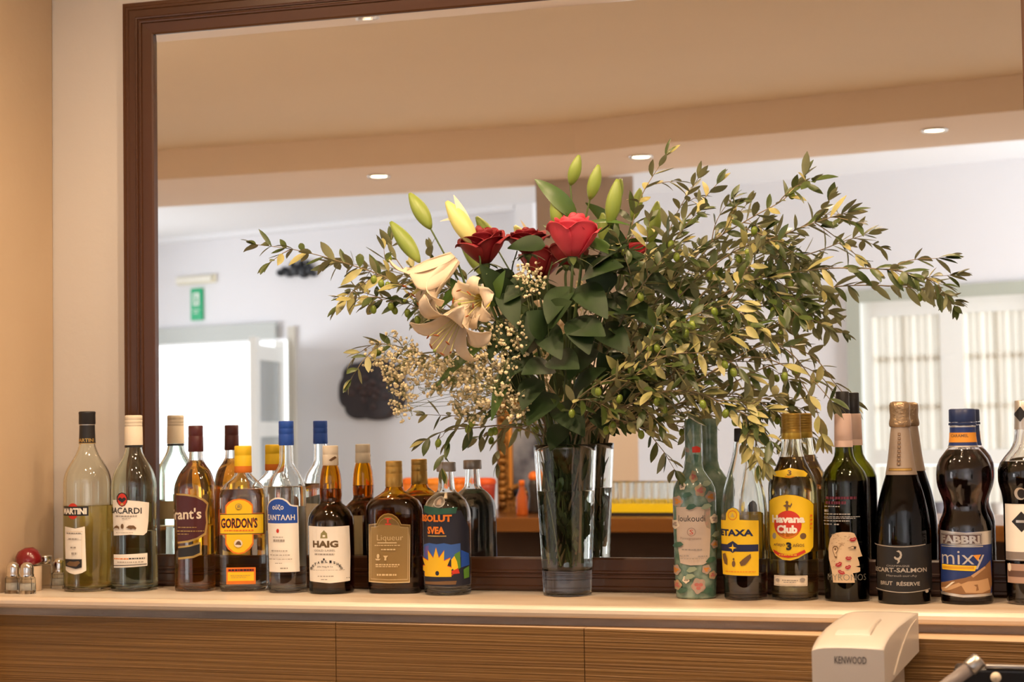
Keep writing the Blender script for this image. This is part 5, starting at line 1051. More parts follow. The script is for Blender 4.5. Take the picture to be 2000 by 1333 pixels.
# ---- lilies
def lily_bud(T, base, tip, Wpx, m, rn, name='bud'):
    base, tip = Vector(base), Vector(tip); d = tip - base; L = d.length; d.normalize(); q = Vector((0, 0, 1)).rotation_difference(d); b = MB(); R = Wpx / 1160.0 / 2; rows = []
    for i in range(13):
        t = i / 12; r = R * (math.sin(PI * (t * 0.93 + 0.03)) ** 0.75) * (1.12 - 0.30 * t) + 0.0004
        rows.append([base - T.location + q @ Vector((r * (1 - 0.13 * abs(math.sin(1.5 * a))) * math.cos(a), r * (1 - 0.13 * abs(math.sin(1.5 * a))) * math.sin(a), t * L)) for a in (2 * PI * k / 18 for k in range(18))])
    b.grid(rows, m, close=True); b.add(rows[0], [tuple(range(18))[::-1]], m); b.add(rows[-1], [tuple(range(18))], m)
    return b.build(name, T)
def lily_petal_rows(L, W, curl, flare):
    rows = []
    for i in range(13):
        t = i / 12; w_ = W * (0.22 + 0.78 * math.sin(PI * min(1, t * 0.86 + 0.10)) ** 0.9) if t < 1 else W * 0.06
        if i == 12: w_ = W * 0.05
        ang = flare * t + curl * max(0, t - 0.45) ** 1.5 * 2.4
        rows.append((t, w_, ang))
    return rows
def lily_flower(T, base, ax, L, W, seed, curl=2.0, flare=0.55, spin=0.0, yellow=0.2):
    rn = random.Random(seed); ax = Vector(ax).normalized(); q = Vector((0, 0, 1)).rotation_difference(ax); base = Vector(base) - T.location; b = MB()
    for k in range(6):
        phi = spin + k * PI / 3 + rn.uniform(-0.1, 0.1); inner = k % 2; Wk = W * (1.15 if inner else 0.85); fl = flare * rn.uniform(0.85, 1.2); cu = curl * rn.uniform(0.7, 1.3)
        r, z, rows = 0.004, 0.0, []; prev = 0
        for t, w_, ang in lily_petal_rows(L, Wk, cu, fl):
            r += (t - prev) * L * math.sin(ang + 0.12); z += (t - prev) * L * math.cos(ang + 0.12); prev = t
            row = []
            for j in range(7):
                u = j / 6 * 2 - 1; lat = u * w_ * 0.5; dip = (1 - u * u) * w_ * 0.10 + 0.0012 * math.sin(9 * t + 3 * u + k)
                nrx, nrz = math.cos(ang + 0.12), -math.sin(ang + 0.12)
                rr, zz = r + dip * nrx, z + dip * nrz
                row.append(base + q @ Vector((rr * math.cos(phi) - lat * math.sin(phi), rr * math.sin(phi) + lat * math.cos(phi), zz)))
            rows.append(row)
        n0 = int(13 * yellow)
        if n0 >= 2: b.grid(rows[:n0 + 1], LILY_Y); b.grid(rows[n0:], LILY)
        else: b.grid(rows, LILY)
    fl_ = b.build('bloom', T, weld=True); fl_.modifiers.new('thickness', 'SOLIDIFY').thickness = 0.0006
    b = MB(); b2 = MB()
    for k in range(6):
        phi = spin + 0.5 + k * PI / 3; pts = []
        for j in range(6):
            t = j / 5; rr = 0.002 + 0.020 * t ** 1.5; pts.append(base + q @ Vector((rr * math.cos(phi), rr * math.sin(phi), L * 0.78 * t)))
        b.tube(pts, 0.0007, BUD_P, 5); b2.ball(pts[-1], (0.0014, 0.0014, 0.0055), ANTH, 8, 6, ax=q @ Vector((math.cos(phi + 1.5), math.sin(phi + 1.5), 0.2)))
    b.tube([base, base + ax * L * 0.9], 0.0012, BUD_P, 6); b.ball(base + ax * L * 0.9, 0.0028, BUD_G, 10, 6)
    b.build('filaments', T, weld=False).parent = fl_; b2.build('anthers', T, weld=False).parent = fl_
def lily(label, seed, path, buds, blooms, leaves, bias):
    rn = random.Random(seed); p0, p1 = vase_path(rn, bias); T = thing('lily_stem', label, 'lily', p0, 0)
    pth = stem(T, [p0, p1] + [at(*p) for p in path], 0.0044, 0.0022, STEM_G)
    for (fx, fy, fd, bx, by, bd, tx, ty, td, W, m) in buds:
        a, e, t = at(fx, fy, fd), at(bx, by, bd), at(tx, ty, td); mid = a.lerp(e, 0.55) + (e - t).normalized() * 0.006
        stem(T, [a, mid, e], 0.0016, 0.0015, STEM_G, 'bud_stalk', 12); lily_bud(T, e, t, W, m, rn)
    for (fx, fy, fd, bx, by, bd, ax, L, W, sd, curl, flare, spin, yel) in blooms:
        a, e = at(fx, fy, fd), at(bx, by, bd); stem(T, [a, a.lerp(e, 0.5) + Vector((0, 0, 0.004)), e], 0.0018, 0.0022, STEM_G, 'flower_stalk', 12)
        lily_flower(T, e, ax, L, W, sd, curl, flare, spin, yel)
    for (bx, by, bd, tx, ty, td, W, nx, ny, nz, cu) in leaves: big_leaf(T, at(bx, by, bd), at(tx, ty, td), (nx, ny, nz), W / 1160.0, LIL_L, LIL_L, curl=cu, shape=0.75)
    return T
lily('lily stem on the left with two green buds and white open flowers', 61, [(1060, 800, .09), (990, 690, .15), (935, 610, .185), (900, 555, .19)], [
      (900, 557, .19, 841, 447, .185, 800, 378, .18, 33, BUD_G), (905, 575, .19, 819, 512, .19, 763, 434, .185, 33, BUD_G)], [
      (915, 580, .19, 890, 505, .20, (-0.70, -0.30, -0.62), 0.122, 0.046, 71, 1.6, 0.42, 0.3, 0.0),
      (940, 620, .185, 950, 585, .20, (-0.40, -0.85, -0.15), 0.072, 0.036, 72, 1.9, 0.75, 0.9, 0.28),
      (945, 630, .185, 915, 598, .215, (-0.34, -0.62, -0.70), 0.118, 0.040, 73, 1.7, 0.80, 0.15, 0.12)], [
      (905, 560, .19, 862, 600, .21, 30, -.3, -.8, .4, .3), (925, 600, .185, 880, 545, .20, 34, -.4, -.8, .3, .35), (960, 660, .18, 850, 755, .20, 24, -.3, -.8, .3, .2), (1000, 700, .15, 960, 820, .19, 30, 0, -.9, .2, .2)], -0.6)
lily('lily stem with the pale half open bud above the dark red rose', 62, [(1065, 800, .085), (1000, 680, .14), (960, 600, .17), (938, 520, .19)], [
      (938, 520, .19, 930, 482, .195, 872, 394, .195, 40, BUD_P)], [], [(960, 600, .17, 985, 530, .19, 26, .2, -.8, .5, .3)], -0.3)
pp = at(908, 450, .197)
lily('lily stem with four green buds above the pink red rose', 63, [(1110, 790, .08), (1120, 650, .12), (1135, 520, .14), (1140, 445, .15)], [
      (1128, 450, .15, 1114, 362, .15, 1131, 303, .15, 26, BUD_G), (1140, 445, .15, 1152, 390, .155, 1169, 322, .155, 27, BUD_G), (1128, 470, .15, 1089, 448, .16, 1085, 374, .16, 30, BUD_G), (1145, 455, .15, 1190, 440, .155, 1206, 350, .155, 32, BUD_G)], [], [
      (1125, 425, .15, 1046, 350, .17, 34, -.3, -.7, .6, .45), (1135, 440, .15, 1230, 438, .165, 18, .2, -.5, .8, .3), (1128, 450, .15, 1098, 415, .165, 24, -.2, -.9, .3, .2), (1125, 480, .15, 1062, 440, .16, 14, -.2, -.8, .4, .3), (1140, 470, .15, 1205, 500, .175, 30, .2, -.7, .6, .3)], 0.1)
# split petals of the half open bud
b = MB(); LT = [o for o in COL.objects if o.get('label', '').startswith('lily stem with the pale')][0]
add_leaf(b, at(922, 470, .20) - LT.location, at(893, 385, .20) - at(922, 470, .20), (0.6, -0.7, 0.3), 0.085, 0.020, LILY, None, curl=0.1, n=8, shape=0.7)
add_leaf(b, at(905, 430, .20) - LT.location, at(858, 420, .205) - at(905, 430, .20), (0, -0.5, 0.8), 0.042, 0.012, LILY, None, curl=0.25, n=6)
b.build('opening_petal', LT, weld=False)
# ---- baby's breath
def gyps(label, anchor, cx, cy, d, rx, ry, rd, n, seed):
    rn = random.Random(seed); p0, p1 = vase_path(rn, (cx - 1105) / 200); T = thing('gypsophila_sprig', label, 'flower', p0, 0, 'baby breath sprays of the bouquet'); org = p0
    hub = at(*anchor); b = MB(); path = smooth_path([p0, p1, hub], 24); b.tube([p - org for p in path], [0.0012 - 0.0006 * i / 24 for i in range(25)], GYPS_S, 5); f = MB()
    nodes, subs = [], []
    for k in range(4):
        e = clampy(at(cx + rn.uniform(-0.5, 0.5) * rx, cy + rn.uniform(-0.4, 0.6) * ry, d + rn.uniform(-0.4, 0.4) * rd)); nodes.append(e)
        b.tube([p - org for p in smooth_path([hub, hub.lerp(e, 0.5) + rvec(rn) * 0.012, e], 10)], 0.0005, GYPS_S, 4)
    for k in range(18):
        s_ = clampy(at(cx + rn.uniform(-0.85, 0.85) * rx, cy + rn.uniform(-0.85, 0.85) * ry, d + rn.uniform(-0.6, 0.6) * rd)); subs.append(s_)
        a_ = min(nodes, key=lambda q: (q - s_).length)
        b.tube([p - org for p in smooth_path([a_, a_.lerp(s_, 0.5) + rvec(rn) * 0.005, s_], 6)], 0.00035, GYPS_S, 4)
    for k in range(n):
        while True:
            u, v, w_ = rn.uniform(-1, 1), rn.uniform(-1, 1), rn.uniform(-1, 1)
            if u * u + v * v + w_ * w_ < 1: break
        p = clampy(at(cx + u * rx, cy + v * ry, d + w_ * rd)); s_ = min(subs, key=lambda q: (q - p).length)
        b.tube([s_ - org, s_.lerp(p, 0.6) - org + rvec(rn) * 0.002, p - org], 0.00022, GYPS_S, 3, cap=False)
        r = rn.uniform(0.0017, 0.0031)
        for j in range(3):
            f.ball(p - org + rvec(rn) * r * 0.5, (r, r, r * 0.62), GYPS, 6, 4, ax=rvec(rn))
    b.build('stalks', T, weld=False); f.build('blossoms', T, weld=False)
gyps('baby breath spray farthest left, over the dark plaque', (960, 760, .13), 765, 695, .175, 62, 48, .035, 170, 81)
gyps('baby breath spray above the dark plaque edge', (970, 760, .13), 800, 740, .18, 55, 45, .03, 150, 82)
gyps('baby breath spray trailing down beside the plaque', (970, 770, .13), 785, 790, .17, 30, 35, .02, 45, 83)
gyps('baby breath spray under the front lily flower', (1000, 790, .12), 880, 730, .19, 70, 45, .035, 210, 84)
gyps('baby breath spray left of the vase neck', (1010, 800, .11), 945, 735, .185, 60, 60, .035, 190, 85)
gyps('baby breath spray hanging over the grey capped bottles', (1000, 800, .11), 920, 795, .16, 45, 38, .025, 100, 86)
gyps('baby breath spray between front lily and dark leaves', (1020, 780, .11), 985, 670, .185, 55, 55, .03, 150, 87)
gyps('baby breath spray under the two dark red roses', (1060, 700, .12), 1035, 545, .185, 32, 40, .02, 80, 88)
gyps('baby breath spray just above the vase rim at left', (1040, 820, .10), 1000, 790, .17, 40, 40, .025, 60, 89)
# ------------------------------------------------------------------ things seen in the mirror on the far wall
def far_frame(px, py, off=0.0):
    """origin and axes on the far wall at a pixel of the mirrored view: x along the wall, z up, -y' into the room"""
    p = at_far(px, py, off)
    ang = math.atan2(-FAR_K, 1.0)      # wall runs along (1, -FAR_K)
    return p, ang + PI                  # local -y ... faces the room after this turn
p, a = far_frame(387, 595)
SG = thing('exit_sign', 'small green emergency exit sign with white figure on the white wall', 'sign', p, a)
# local frame: rotated by a, so local +x runs the other way along the wall and local -y points into the room (towards +y)
b = MB(); b.box((-0.052, -0.022, -0.115), (0.052, 0.0, 0.115), mat('exit_green', (0.0, 0.42, 0.17), 0.4)); b.build('sign_board', SG)
b = MB(); mw = mat('sign_white', (0.85, 0.88, 0.84), 0.5); y = -0.0235
def flat(b, pts, m, y): b.add([(x, y, z) for x, z in pts], [tuple(range(len(pts)))], m, False)
flat(b, [(-0.03, -0.01), (0.028, -0.01), (0.028, 0.082), (-0.03, 0.082)], mw, y)
gm = MATS['exit_green']
b.add([(0.004 + 0.010 * math.cos(t), y - 0.001, 0.064 + 0.010 * math.sin(t)) for t in (2 * PI * k / 12 for k in range(12))], [tuple(range(12))], gm, False)
for q in ([(-0.010, 0.018), (0.008, 0.018), (0.012, 0.050), (-0.006, 0.050)], [(-0.010, 0.020), (0.0, 0.020), (-0.014, -0.006), (-0.022, -0.006)], [(0.0, 0.022), (0.010, 0.018), (0.022, 0.0), (0.014, -0.004)], [(-0.006, 0.048), (-0.004, 0.040), (-0.022, 0.030), (-0.024, 0.036)]): flat(b, q, gm, y - 0.001)
flat(b, [(-0.036, -0.040), (0.036, -0.040), (0.036, -0.045), (-0.036, -0.045)], mw, y)
flat(b, [(-0.02, -0.060), (0.024, -0.060), (0.024, -0.066), (-0.02, -0.066)], mw, y)
b.build('sign_symbol', SG)
p, a = far_frame(386, 547)
t = thing('emergency_light', 'cream strip light fixed above the green exit sign', 'light', p, a)
b = MB(); b.box((-0.185, -0.03, -0.030), (0.185, 0, 0.030), mat('cream_plastic', (0.80, 0.75, 0.58), 0.5)); b.build('housing', t, bevel=0.006)
b = MB(); b.box((-0.17, -0.055, -0.020), (0.17, -0.03, 0.022), mat('diffuser_plastic', (0.83, 0.80, 0.70), 0.3)); b.build('diffuser', t, bevel=0.008)
# dark scalloped plaque
p, a = far_frame(730, 762)
t = thing('wall_plaque', 'dark scalloped wooden plaque hung on the white wall', 'plaque', p, a)
R_ = 3388.6 / 11.6; pts = []
for k in range(96):
    th = 2 * PI * k / 96
    rx, rz = 82 / R_, 61 / R_
    e = 0.90 + 0.10 * abs(math.cos(3.5 * th + 0.3)) ** 0.6
    c, s = math.cos(th), math.sin(th)
    pts.append((rx * e * math.copysign(abs(c) ** 0.80, c), rz * e * math.copysign(abs(s) ** 0.75, s)))
b = MB(); m1 = mat('charred_wood', (0.022, 0.017, 0.020), 0.6, noise=(9, (0.04, 0.022, 0.020), (1, 1, 1), 0.2)); n = len(pts)
b.add([(x, 0, z) for x, z in pts] + [(x, -0.03, z) for x, z in pts] + [(x * 0.9, -0.045, z * 0.9) for x, z in pts],
      [tuple(range(2 * n, 3 * n))] + [(i, (i + 1) % n, n + (i + 1) % n, n + i) for i in range(n)] + [(n + i, n + (i + 1) % n, 2 * n + (i + 1) % n, 2 * n + i) for i in range(n)], m1, False)
b.build('plaque_board', t)
b = MB(); m2 = mat('carved_relief', (0.045, 0.020, 0.018), 0.5); random.seed(4)
for k in range(16):
    th = k * 2.4; r = 0.016 * k ** 0.9
    b.ball((r * math.cos(th), -0.045, 0.62 * r * math.sin(th)), (0.03, 0.012, 0.022), m2)
b.build('relief', t)
# dark carved ornament with a jagged outline
p, a = far_frame(578, 529)
b = MB(); m3 = mat('black_iron', (0.018, 0.020, 0.026), 0.5); random.seed(9)
for px, py, rx, rz in ((548, 533, 9, 7), (556, 527, 8, 6), (566, 534, 12, 8), (580, 528, 14, 12), (594, 531, 13, 13), (606, 528, 9, 10), (571, 517, 5, 7), (588, 514, 6, 7), (601, 516, 5, 8), (612, 536, 7, 5)):
    q = at_far(px, py, 0.02) - p
    b.ball((q.x, q.y, q.z), (rx / 280, 0.03, rz / 280), m3)
tag(b.build('wall_ornament', loc=p), 'small black iron ornament high on the white wall behind the olive tip', 'ornament')

# ------------------------------------------------------------------ bar counter seen in the mirror, and what stands on it
CZ = 1.165
e0, e1 = Vector((-2.05, -1.965, 0)), Vector((-0.109, -1.615, 0))
E = [(-2.05, -1.965), (-1.537, -1.93), (-1.0, -1.925), (-0.109, -1.615), (0.4, -1.45)]
bk = [(0.4, -1.95), (-0.109, -2.10), (-1.0, -2.42), (-1.537, -2.43), (-2.05, -2.45)]
def inset(P, d): return [(x, y - d) for x, y in P]
bc = thing('bar_counter', 'varnished wooden bar counter reflected in the mirror behind the vase', 'counter', (-1.0, -2.1, 0))
b = MB(); b.prism(E + bk, CZ - 0.042, CZ, M_BARTOP); b.v = [(x + 1.0, y + 2.1, z) for x, y, z in b.v]; b.build('counter_top', bc, bevel=0.004)
b = MB(); b.prism(inset(E, 0.10) + [(x, y + 0.04) for x, y in bk], 0, CZ - 0.042, M_DARKWOOD); b.v = [(x + 1.0, y + 2.1, z) for x, y, z in b.v]; b.build('counter_body', bc)
def on_bar(px, py, extra=0.0):
    p = at_h(px, py, CZ); return Vector((p.x, p.y, CZ))
# tray with tumblers
tp = on_bar(1258, 1009); TR = thing('yellow_tray', 'yellow tray holding tumblers on the bar counter, reflected right of the vase', 'tray', (tp.x, tp.y - 0.13, CZ), 0.03)
b = MB(); b.box((-0.155, -0.12, 0), (0.115, 0.12, 0.010), mat('black_rubber', (0.012, 0.008, 0.008), 0.6)); b.build('mat', TR)
b = MB(); m = mat('yellow_plastic', (0.85, 0.66, 0.015), 0.35); b.box((-0.15, -0.115, 0.010), (0.11, 0.115, 0.018), m)
for lo, hi in (((-0.15, -0.115), (0.11, -0.108)), ((-0.15, 0.108), (0.11, 0.115)), ((-0.15, -0.108), (-0.143, 0.108)), ((0.103, -0.108), (0.11, 0.108))): b.box((lo[0], lo[1], 0.018), (hi[0], hi[1], 0.036), m)
b.build('tray_body', TR)
def tumbler():
    b = MB(); b.lathe([(0.0005, 0), (0.018, 0), (0.019, 0.0001), (0.0205, 0.0015), (0.0211, 0.004), (0.0214, 0.008), (0.0230, 0.04), (0.0248, 0.076), (0.0249, 0.0775), (0.0243, 0.0782), (0.0237, 0.0775), (0.0236, 0.076), (0.0218, 0.04), (0.0203, 0.012), (0.0200, 0.009), (0.0190, 0.0082), (0.018, 0.008), (0.0005, 0.008)], M_CLEAR, 20); return b.build('tumbler')
tum = tumbler(); k = 0
words = ['nearest the vase', 'second from the vase', 'third from the vase', 'fourth from the vase', 'farthest from the vase']
ca, sa = math.cos(0.03), math.sin(0.03)
for j in range(2):
    for i in range(5):
        o = tum if k == 0 else tum.copy()
        if k: COL.objects.link(o)
        lx, ly = -0.117 + i * 0.0495, 0.070 - j * 0.085
        o.location = (TR.location.x + lx * ca - ly * sa, TR.location.y + lx * sa + ly * ca, CZ + 0.0182)
        tag(o, 'clear tumbler in the %s row of the yellow tray, %s' % (('front', 'back')[j], words[i]), 'glass', 'tumblers on the yellow tray'); k += 1
# orange cups
def cup(px, py, col, label):
    p = on_bar(px, py)
    t = thing('plastic_cup', label, 'cup', (p.x, p.y, CZ), 0, 'coloured cups on the bar counter')
    b = MB(); m = mat('cup_' + col[0], col[1], 0.45)
    b.lathe([(0.0005, 0), (0.024, 0), (0.026, 0.004), (0.031, 0.075), (0.0325, 0.092), (0.030, 0.094), (0.0005, 0.094)], m, 24); b.build('cup_body', t)
    b = MB(); b.lathe([(0.034, 0.092), (0.0345, 0.100), (0.031, 0.108), (0.02, 0.111), (0.0005, 0.112)], mat('lid_' + col[0], col[2], 0.4), 24); b.build('cup_lid', t)
O1 = ('orange', (0.80, 0.24, 0.02), (0.85, 0.20, 0.01)); O2 = ('amber', (0.72, 0.27, 0.04), (0.88, 0.30, 0.02)); O3 = ('red', (0.45, 0.06, 0.04), (0.80, 0.12, 0.02))
cup(806, 1004, O1, 'orange lidded cup reflected between the two gold capped bottles')
cup(852, 1006, O2, 'amber lidded cup reflected just left of the grey capped bottle')
cup(897, 1004, O1, 'orange lidded cup reflected between the two grey capped bottles')
cup(948, 1006, O3, 'red lidded cup reflected left of the gilded frame')
# gilded frame
pf = on_bar(1070, 1000); t = thing('gilded_frame', 'carved gilded standing frame on the bar, reflected left of the vase', 'frame', (pf.x, pf.y, CZ), 0.06)
GW = 0.165; GH = 0.36; b = MB(); mg = mat('carved_gilt', (0.42, 0.22, 0.055), 0.42, metal=0.55, noise=(60, (0.16, 0.075, 0.02), (1, 1, 1), 0.15), bump=(90, 0.6))
# local -y... the side towards the mirror is +y
for lo, hi in (((-GW, 0), (-GW + 0.038, GH)), ((GW - 0.038, 0), (GW, GH)), ((-GW + 0.038, 0), (GW - 0.038, 0.045)), ((-GW + 0.038, GH - 0.04), (GW - 0.038, GH))): b.box((lo[0], -0.03, lo[1]), (hi[0], 0.0, hi[1]), mg)
for k in range(16):
    for s in (-1, 1): b.ball((s * (GW - 0.017), 0.002, 0.02 + k * 0.0225), (0.014, 0.010, 0.0125), mg, 8, 6)
for k in range(9): b.ball((-0.10 + k * 0.025, 0.002, 0.022), (0.014, 0.010, 0.015), mg, 8, 6)
b.build('frame_moulding', t)
b = MB(); mi_ = mat('gilt_slip', (0.75, 0.36, 0.08), 0.35, metal=0.4)
b.box((-GW + 0.038, -0.02, 0.045), (-GW + 0.047, -0.004, GH - 0.04), mi_); b.box((GW - 0.047, -0.02, 0.045), (GW - 0.038, -0.004, GH - 0.04), mi_); b.build('inner_slip', t)
b = MB(); b.box((-GW + 0.04, -0.024, 0.045), (GW - 0.04, -0.018, GH - 0.04), mat('navy_picture', (0.02, 0.03, 0.07), 0.25, noise=(7, (0.30, 0.36, 0.50), (1, 1, 1), 0.12))); b.build('picture', t)
b = MB()
for k in range(9):
    th = PI * k / 8; b.ball((-0.095 + 0.027 * math.cos(th), 0.006, 0.045 + 0.034 * math.sin(th)), 0.009, mg, 8, 6)
b.build('carved_crest', t)
# two little bottles between the frame and the vase
p = on_bar(1020, 1007); t = thing('sauce_bottle', 'amber sauce bottle on the bar, reflected just left of the vase', 'bottle', (p.x, p.y + 0.0, CZ))
b = MB(); ma = mat('amber_sauce', (0.45, 0.10, 0.015), 0.25); b.lathe([(0.0005, 0), (0.017, 0), (0.018, 0.004), (0.016, 0.055), (0.008, 0.078), (0.0075, 0.09)], ma, 18); b.build('bottle_body', t)
b = MB(); b.lathe([(0.0005, 0.104), (0.008, 0.104), (0.009, 0.10), (0.009, 0.088), (0.0005, 0.088)], mat('orange_cap', (0.85, 0.20, 0.02), 0.4), 16); b.build('cap', t)
p = on_bar(1040, 1004); t = thing('pepper_mill', 'black mill with orange top on the bar, reflected at the vase edge', 'mill', (p.x, p.y - 0.02, CZ))
b = MB(); b.lathe([(0.0005, 0), (0.020, 0), (0.021, 0.01), (0.015, 0.05), (0.019, 0.085), (0.012, 0.10)], mat('mill_black', (0.02, 0.016, 0.016), 0.35), 18); b.build('mill_body', t)
b = MB(); b.ball((0, 0, 0.112), (0.017, 0.017, 0.016), MATS['orange_cap'], 14, 8); b.build('mill_top', t)
# jars on the window sill
for k, (px, c, lb) in enumerate(((1716, (0.55, 0.40, 0.36), 'pinkish clay jar on the window sill'), (1838, (0.16, 0.15, 0.17), 'dark clay jar on the window sill'), (1950, (0.50, 0.45, 0.40), 'grey clay jar on the window sill'))):
    x = at_far(px, 950).x; b = MB()
    b.lathe([(0.0005, 0), (0.05, 0), (0.075, 0.12), (0.07, 0.26), (0.035, 0.36), (0.045, 0.42), (0.038, 0.42), (0.0005, 0.35)], mat('clay_%d' % k, c, 0.6), 20)
    tag(b.build('clay_jar', loc=(x, line_far(x, 0.055), WZ0)), lb, 'jar', 'jars on the window sill')

# ------------------------------------------------------------------ salt shakers and the small red topped box at the pillar
def shaker(px, py, d, label):
    p = at(px, py, d); t = thing('salt_shaker', label, 'shaker', (p.x, p.y, SHELF), 0.3, 'salt shakers by the pillar')
    b = MB(); seg = 8
    b.lathe([(0.0005, 0), (0.0155, 0), (0.0165, 0.003), (0.0155, 0.027), (0.0115, 0.031), (0.010, 0.031), (0.0135, 0.026), (0.0145, 0.006), (0.0005, 0.005)], M_CLEAR, seg, smooth=False); b.build('glass_body', t)
    b = MB(); b.lathe([(0.0005, 0.0052), (0.0142, 0.0062), (0.0138, 0.018), (0.0005, 0.0185)], mat('salt', (0.80, 0.76, 0.70), 0.9), seg); b.build('salt', t)
    b = MB(); b.lathe([(0.0120, 0.0300), (0.0125, 0.033), (0.0115, 0.035), (0.0118, 0.045), (0.0105, 0.0505), (0.007, 0.0545), (0.0005, 0.056)], M_CHROME, 20); b.build('chrome_top', t)
shaker(26, 1152, 0.168, 'glass salt shaker with domed chrome top, leftmost on the shelf')
shaker(53, 1153, 0.172, 'glass salt shaker with domed chrome top in front of the red topped box')
shaker(116, 1150, 0.075, 'glass salt shaker with domed chrome top tucked behind the yellow aperitif bottle')
p = at(89, 1150, 0.075); t = thing('glass_jar', 'small square glass jar with flat chrome lid among the shakers', 'jar', (p.x, p.y, SHELF), 0.35)
b = MB()
def sq(r, z): return [(r * sx, r * sy, z) for sx, sy in ((-1, -1), (1, -1), (1, 1), (-1, 1))]
b.grid([sq(0.0135, 0), sq(0.0145, 0.002), sq(0.0145, 0.043), sq(0.011, 0.046), sq(0.009, 0.046), sq(0.0125, 0.042), sq(0.0125, 0.005)], M_CLEAR, close=True, smooth=False)
b.add(sq(0.0135, 0), [(3, 2, 1, 0)], M_CLEAR, False); b.add(sq(0.0125, 0.005), [(0, 1, 2, 3)], M_CLEAR, False); b.build('glass_body', t)
b = MB(); b.lathe([(0.0005, 0.045), (0.0118, 0.045), (0.0122, 0.047), (0.0122, 0.058), (0.0112, 0.060), (0.0005, 0.0603)], M_CHROME, 22); b.build('chrome_lid', t)
p = at(58, 1150, 0.125); t = thing('round_box', 'round box with glossy red domed lid behind the salt shakers', 'box', (p.x, p.y, SHELF), 0.0)
b = MB(); q = Matrix.Rotation(math.radians(-12), 3, 'Y') @ Matrix.Rotation(math.radians(20), 3, 'X')
b.lathe([(0.0005, 0), (0.020, 0), (0.0215, 0.002), (0.0215, 0.045), (0.0005, 0.045)], mat('cream_card', (0.62, 0.47, 0.33), 0.6), 26); b.build('box_body', t)
b = MB(); b.lathe([(0.0215, -0.004), (0.0235, -0.003), (0.0238, 0.006), (0.021, 0.018), (0.014, 0.026), (0.0005, 0.029)], mat('red_lacquer', (0.20, 0.006, 0.010), 0.25, coat=0.5), 28)
o = b.build('lid', t, loc=(0, 0, 0.050)); o.rotation_euler = (math.radians(8), math.radians(-14), 0)

# ------------------------------------------------------------------ white kitchen machine and the coffee machine, lower right
KX, KY = -0.241, -0.48
t = thing('kitchen_machine', 'white kitchen machine with grey lettering in front of the oak panelling', 'appliance', (KX, KY, 0.80))
m = mat('white_plastic', (0.70, 0.63, 0.56), 0.35)
prof = [(-0.66, 1.1495), (-0.640, 1.1550), (-0.60, 1.1590), (-0.52, 1.1615), (-0.42, 1.1600), (-0.30, 1.157)]
b = MB(); XL, XR = -0.2865, -0.1975
def xl(y): return XL - 0.0015 + 0.004 * ((y + 0.66) / 0.36)
def xr(y): return XR + 0.0185 * max(0, (y + 0.66) / 0.36)
def bulge(x, y, z):
    u = (x - xl(y)) / (xr(y) - xl(y)); return z - 0.0016 * (2 * u - 1) ** 2 - 0.006 * max(0, 0.12 - u) / 0.12 * 0.5
yy = [-0.66 + 0.36 * i / 24 for i in range(25)]
def zprof(y):
    for (a, za), (c, zc) in zip(prof, prof[1:]):
        if a - 1e-9 <= y <= c + 1e-9: return za + (zc - za) * (y - a) / (c - a)
top = [[(xl(y) + (xr(y) - xl(y)) * j / 12, y, bulge(xl(y) + (xr(y) - xl(y)) * j / 12, y, zprof(y))) for j in range(13)] for y in yy]
b.grid(top, m)
ZB = 1.100
def side(row, flip): b.grid([row, [(p[0], p[1], ZB) for p in row]], m, smooth=False, flip=flip)
side(top[0], True); side(top[-1], False); side([r[0] for r in top], False); side([r[-1] for r in top], True)
b.add([top[0][0][:2] + (ZB,), top[0][-1][:2] + (ZB,), top[-1][-1][:2] + (ZB,), top[-1][0][:2] + (ZB,)], [(3, 2, 1, 0)], m, False)
b.v = [(x - KX, y - KY, z - 0.80) for x, y, z in b.v]; b.build('machine_head', t)
b = MB(); b.box((XL + 0.004 - KX, -0.645 - KY, 0), (XR - 0.002 - KX, -0.31 - KY, ZB - 0.80 - 0.001), m); b.build('machine_body', t, bevel=0.006)
b = MB(); yl = [-0.60, -0.56, -0.50, -0.44]
rows = [[(XL + 0.022 + 0.045 * j / 6, y, bulge(XL + 0.022 + 0.045 * j / 6, y, zprof(y)) + 0.0018) for j in range(7)] for y in yl]
b.grid(rows, m); b.grid([rows[0], [(p[0], p[1] - 0.001, p[2] - 0.0025) for p in rows[0]]], m, flip=True)
b.grid([[r[-1] for r in rows], [(r[-1][0] + 0.001, r[-1][1], r[-1][2] - 0.0025) for r in rows]], m)
b.v = [(x - KX, y - KY, z - 0.80) for x, y, z in b.v]; b.build('raised_panel', t)
# curved seam on the right flank
b = MB()
pts = [(xr(y) + 0.0008, y, 1.150 - 0.045 * ((y + 0.33) / -0.25) ** 2) for y in [-0.33 - 0.25 * i / 14 for i in range(15)]]
b.tube(pts, 0.0012, mat('cream_plastic_trim', (0.72, 0.63, 0.52), 0.4), 6); b.v = [(x - KX, y - KY, z - 0.80) for x, y, z in b.v]; b.build('side_seam', t)
b = MB(); a0, a1 = at(1630, 1297, 0.661), at(1692, 1284, 0.661)
lay_text(b, 'KENWOOD', a0.x - KX, a1.x - KX, a0.z - 0.80, a1.z - 0.80, lambda x, z: (x, -0.6606 - KY, z), mat('grey_print', (0.10, 0.085, 0.08), 0.5), 0.01)
b.build('lettering', t, weld=False)

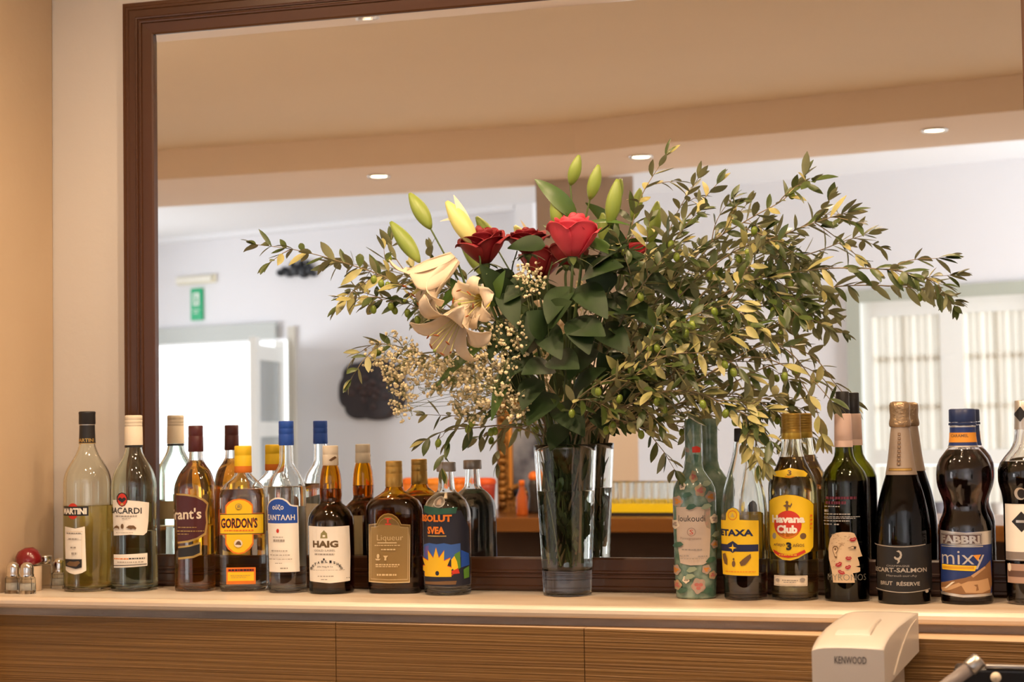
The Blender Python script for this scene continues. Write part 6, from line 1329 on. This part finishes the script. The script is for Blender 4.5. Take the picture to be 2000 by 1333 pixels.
q = at(1862, 1300, 0.62); t = thing('coffee_machine', 'black coffee machine with steel lever at the lower right corner', 'appliance', (-0.02, -0.52, 0.80))
mb_ = mat('black_enamel', (0.012, 0.012, 0.014), 0.3)
b = MB(); b.box((q.x + 0.02, -0.62 + 0.52, 0), (0.22, -0.575 + 0.52, q.z - 0.80 - 0.003), mb_); b.build('machine_body', t, bevel=0.005)
qs = at(1925, 1297, 0.62)
b = MB(); b.box((qs.x + 0.02, -0.622 + 0.52, q.z - 0.803), (0.22, -0.612 + 0.52, q.z - 0.7985), M_STEEL); b.build('steel_edge', t, bevel=0.001)
b = MB(); k0 = at(1945, 1324, 0.63) - t.location
prof_k = [(0.0005, 0.0), (0.005, 0.0), (0.0062, 0.003), (0.0068, 0.009), (0.005, 0.013), (0.0005, 0.0145)]
b.lathe(prof_k, mat('ivory_knob', (0.78, 0.66, 0.50), 0.35), 20); ob = b.build('knob', t, loc=(k0.x, -0.622 + 0.52, k0.z)); ob.rotation_euler = (PI / 2, 0, 0)
b = MB(); l0, l1, l2 = at(1838, 1348, 0.70) - t.location, at(1893, 1307, 0.68) - t.location, at(1914, 1288, 0.675) - t.location
b.tube([l0 + Vector((-0.02, 0, -0.03)), l0, l1], 0.0085, mat('grey_sleeve', (0.26, 0.22, 0.21), 0.4), 16); lv = b.build('lever', t)
b = MB(); dl = (l2 - l1).normalized(); b.tube([l1, l1 + dl * 0.002, l2 - dl * 0.002, l2], [0.0098, 0.0104, 0.0104, 0.008], M_STEEL, 18); b.build('lever_cap', lv)

# unseen sconce added left of the pillar as fill for bar ceiling and beam
t = thing('added_sconce', 'unseen frosted sconce added left of the pillar to brighten the bar ceiling', 'lamp', (-3.0, 0.012, 1.85))
b = MB(); b.box((-0.05, -0.02, -0.06), (0.05, 0.0, 0.06), M_STEEL); b.box((-0.01, -0.172, -0.01), (0.01, -0.02, 0.01), M_STEEL); b.build('bracket', t, bevel=0.003)
b = MB(); b.lathe([(0.03, 0.0), (0.06, 0.01), (0.085, 0.07), (0.09, 0.16), (0.087, 0.16), (0.082, 0.072), (0.055, 0.014), (0.03, 0.004)], sheet('frosted_shade', (0.9, 0.86, 0.78), 0.6), 28, c=(0, -0.172, 0.0)); b.build('shade', t)
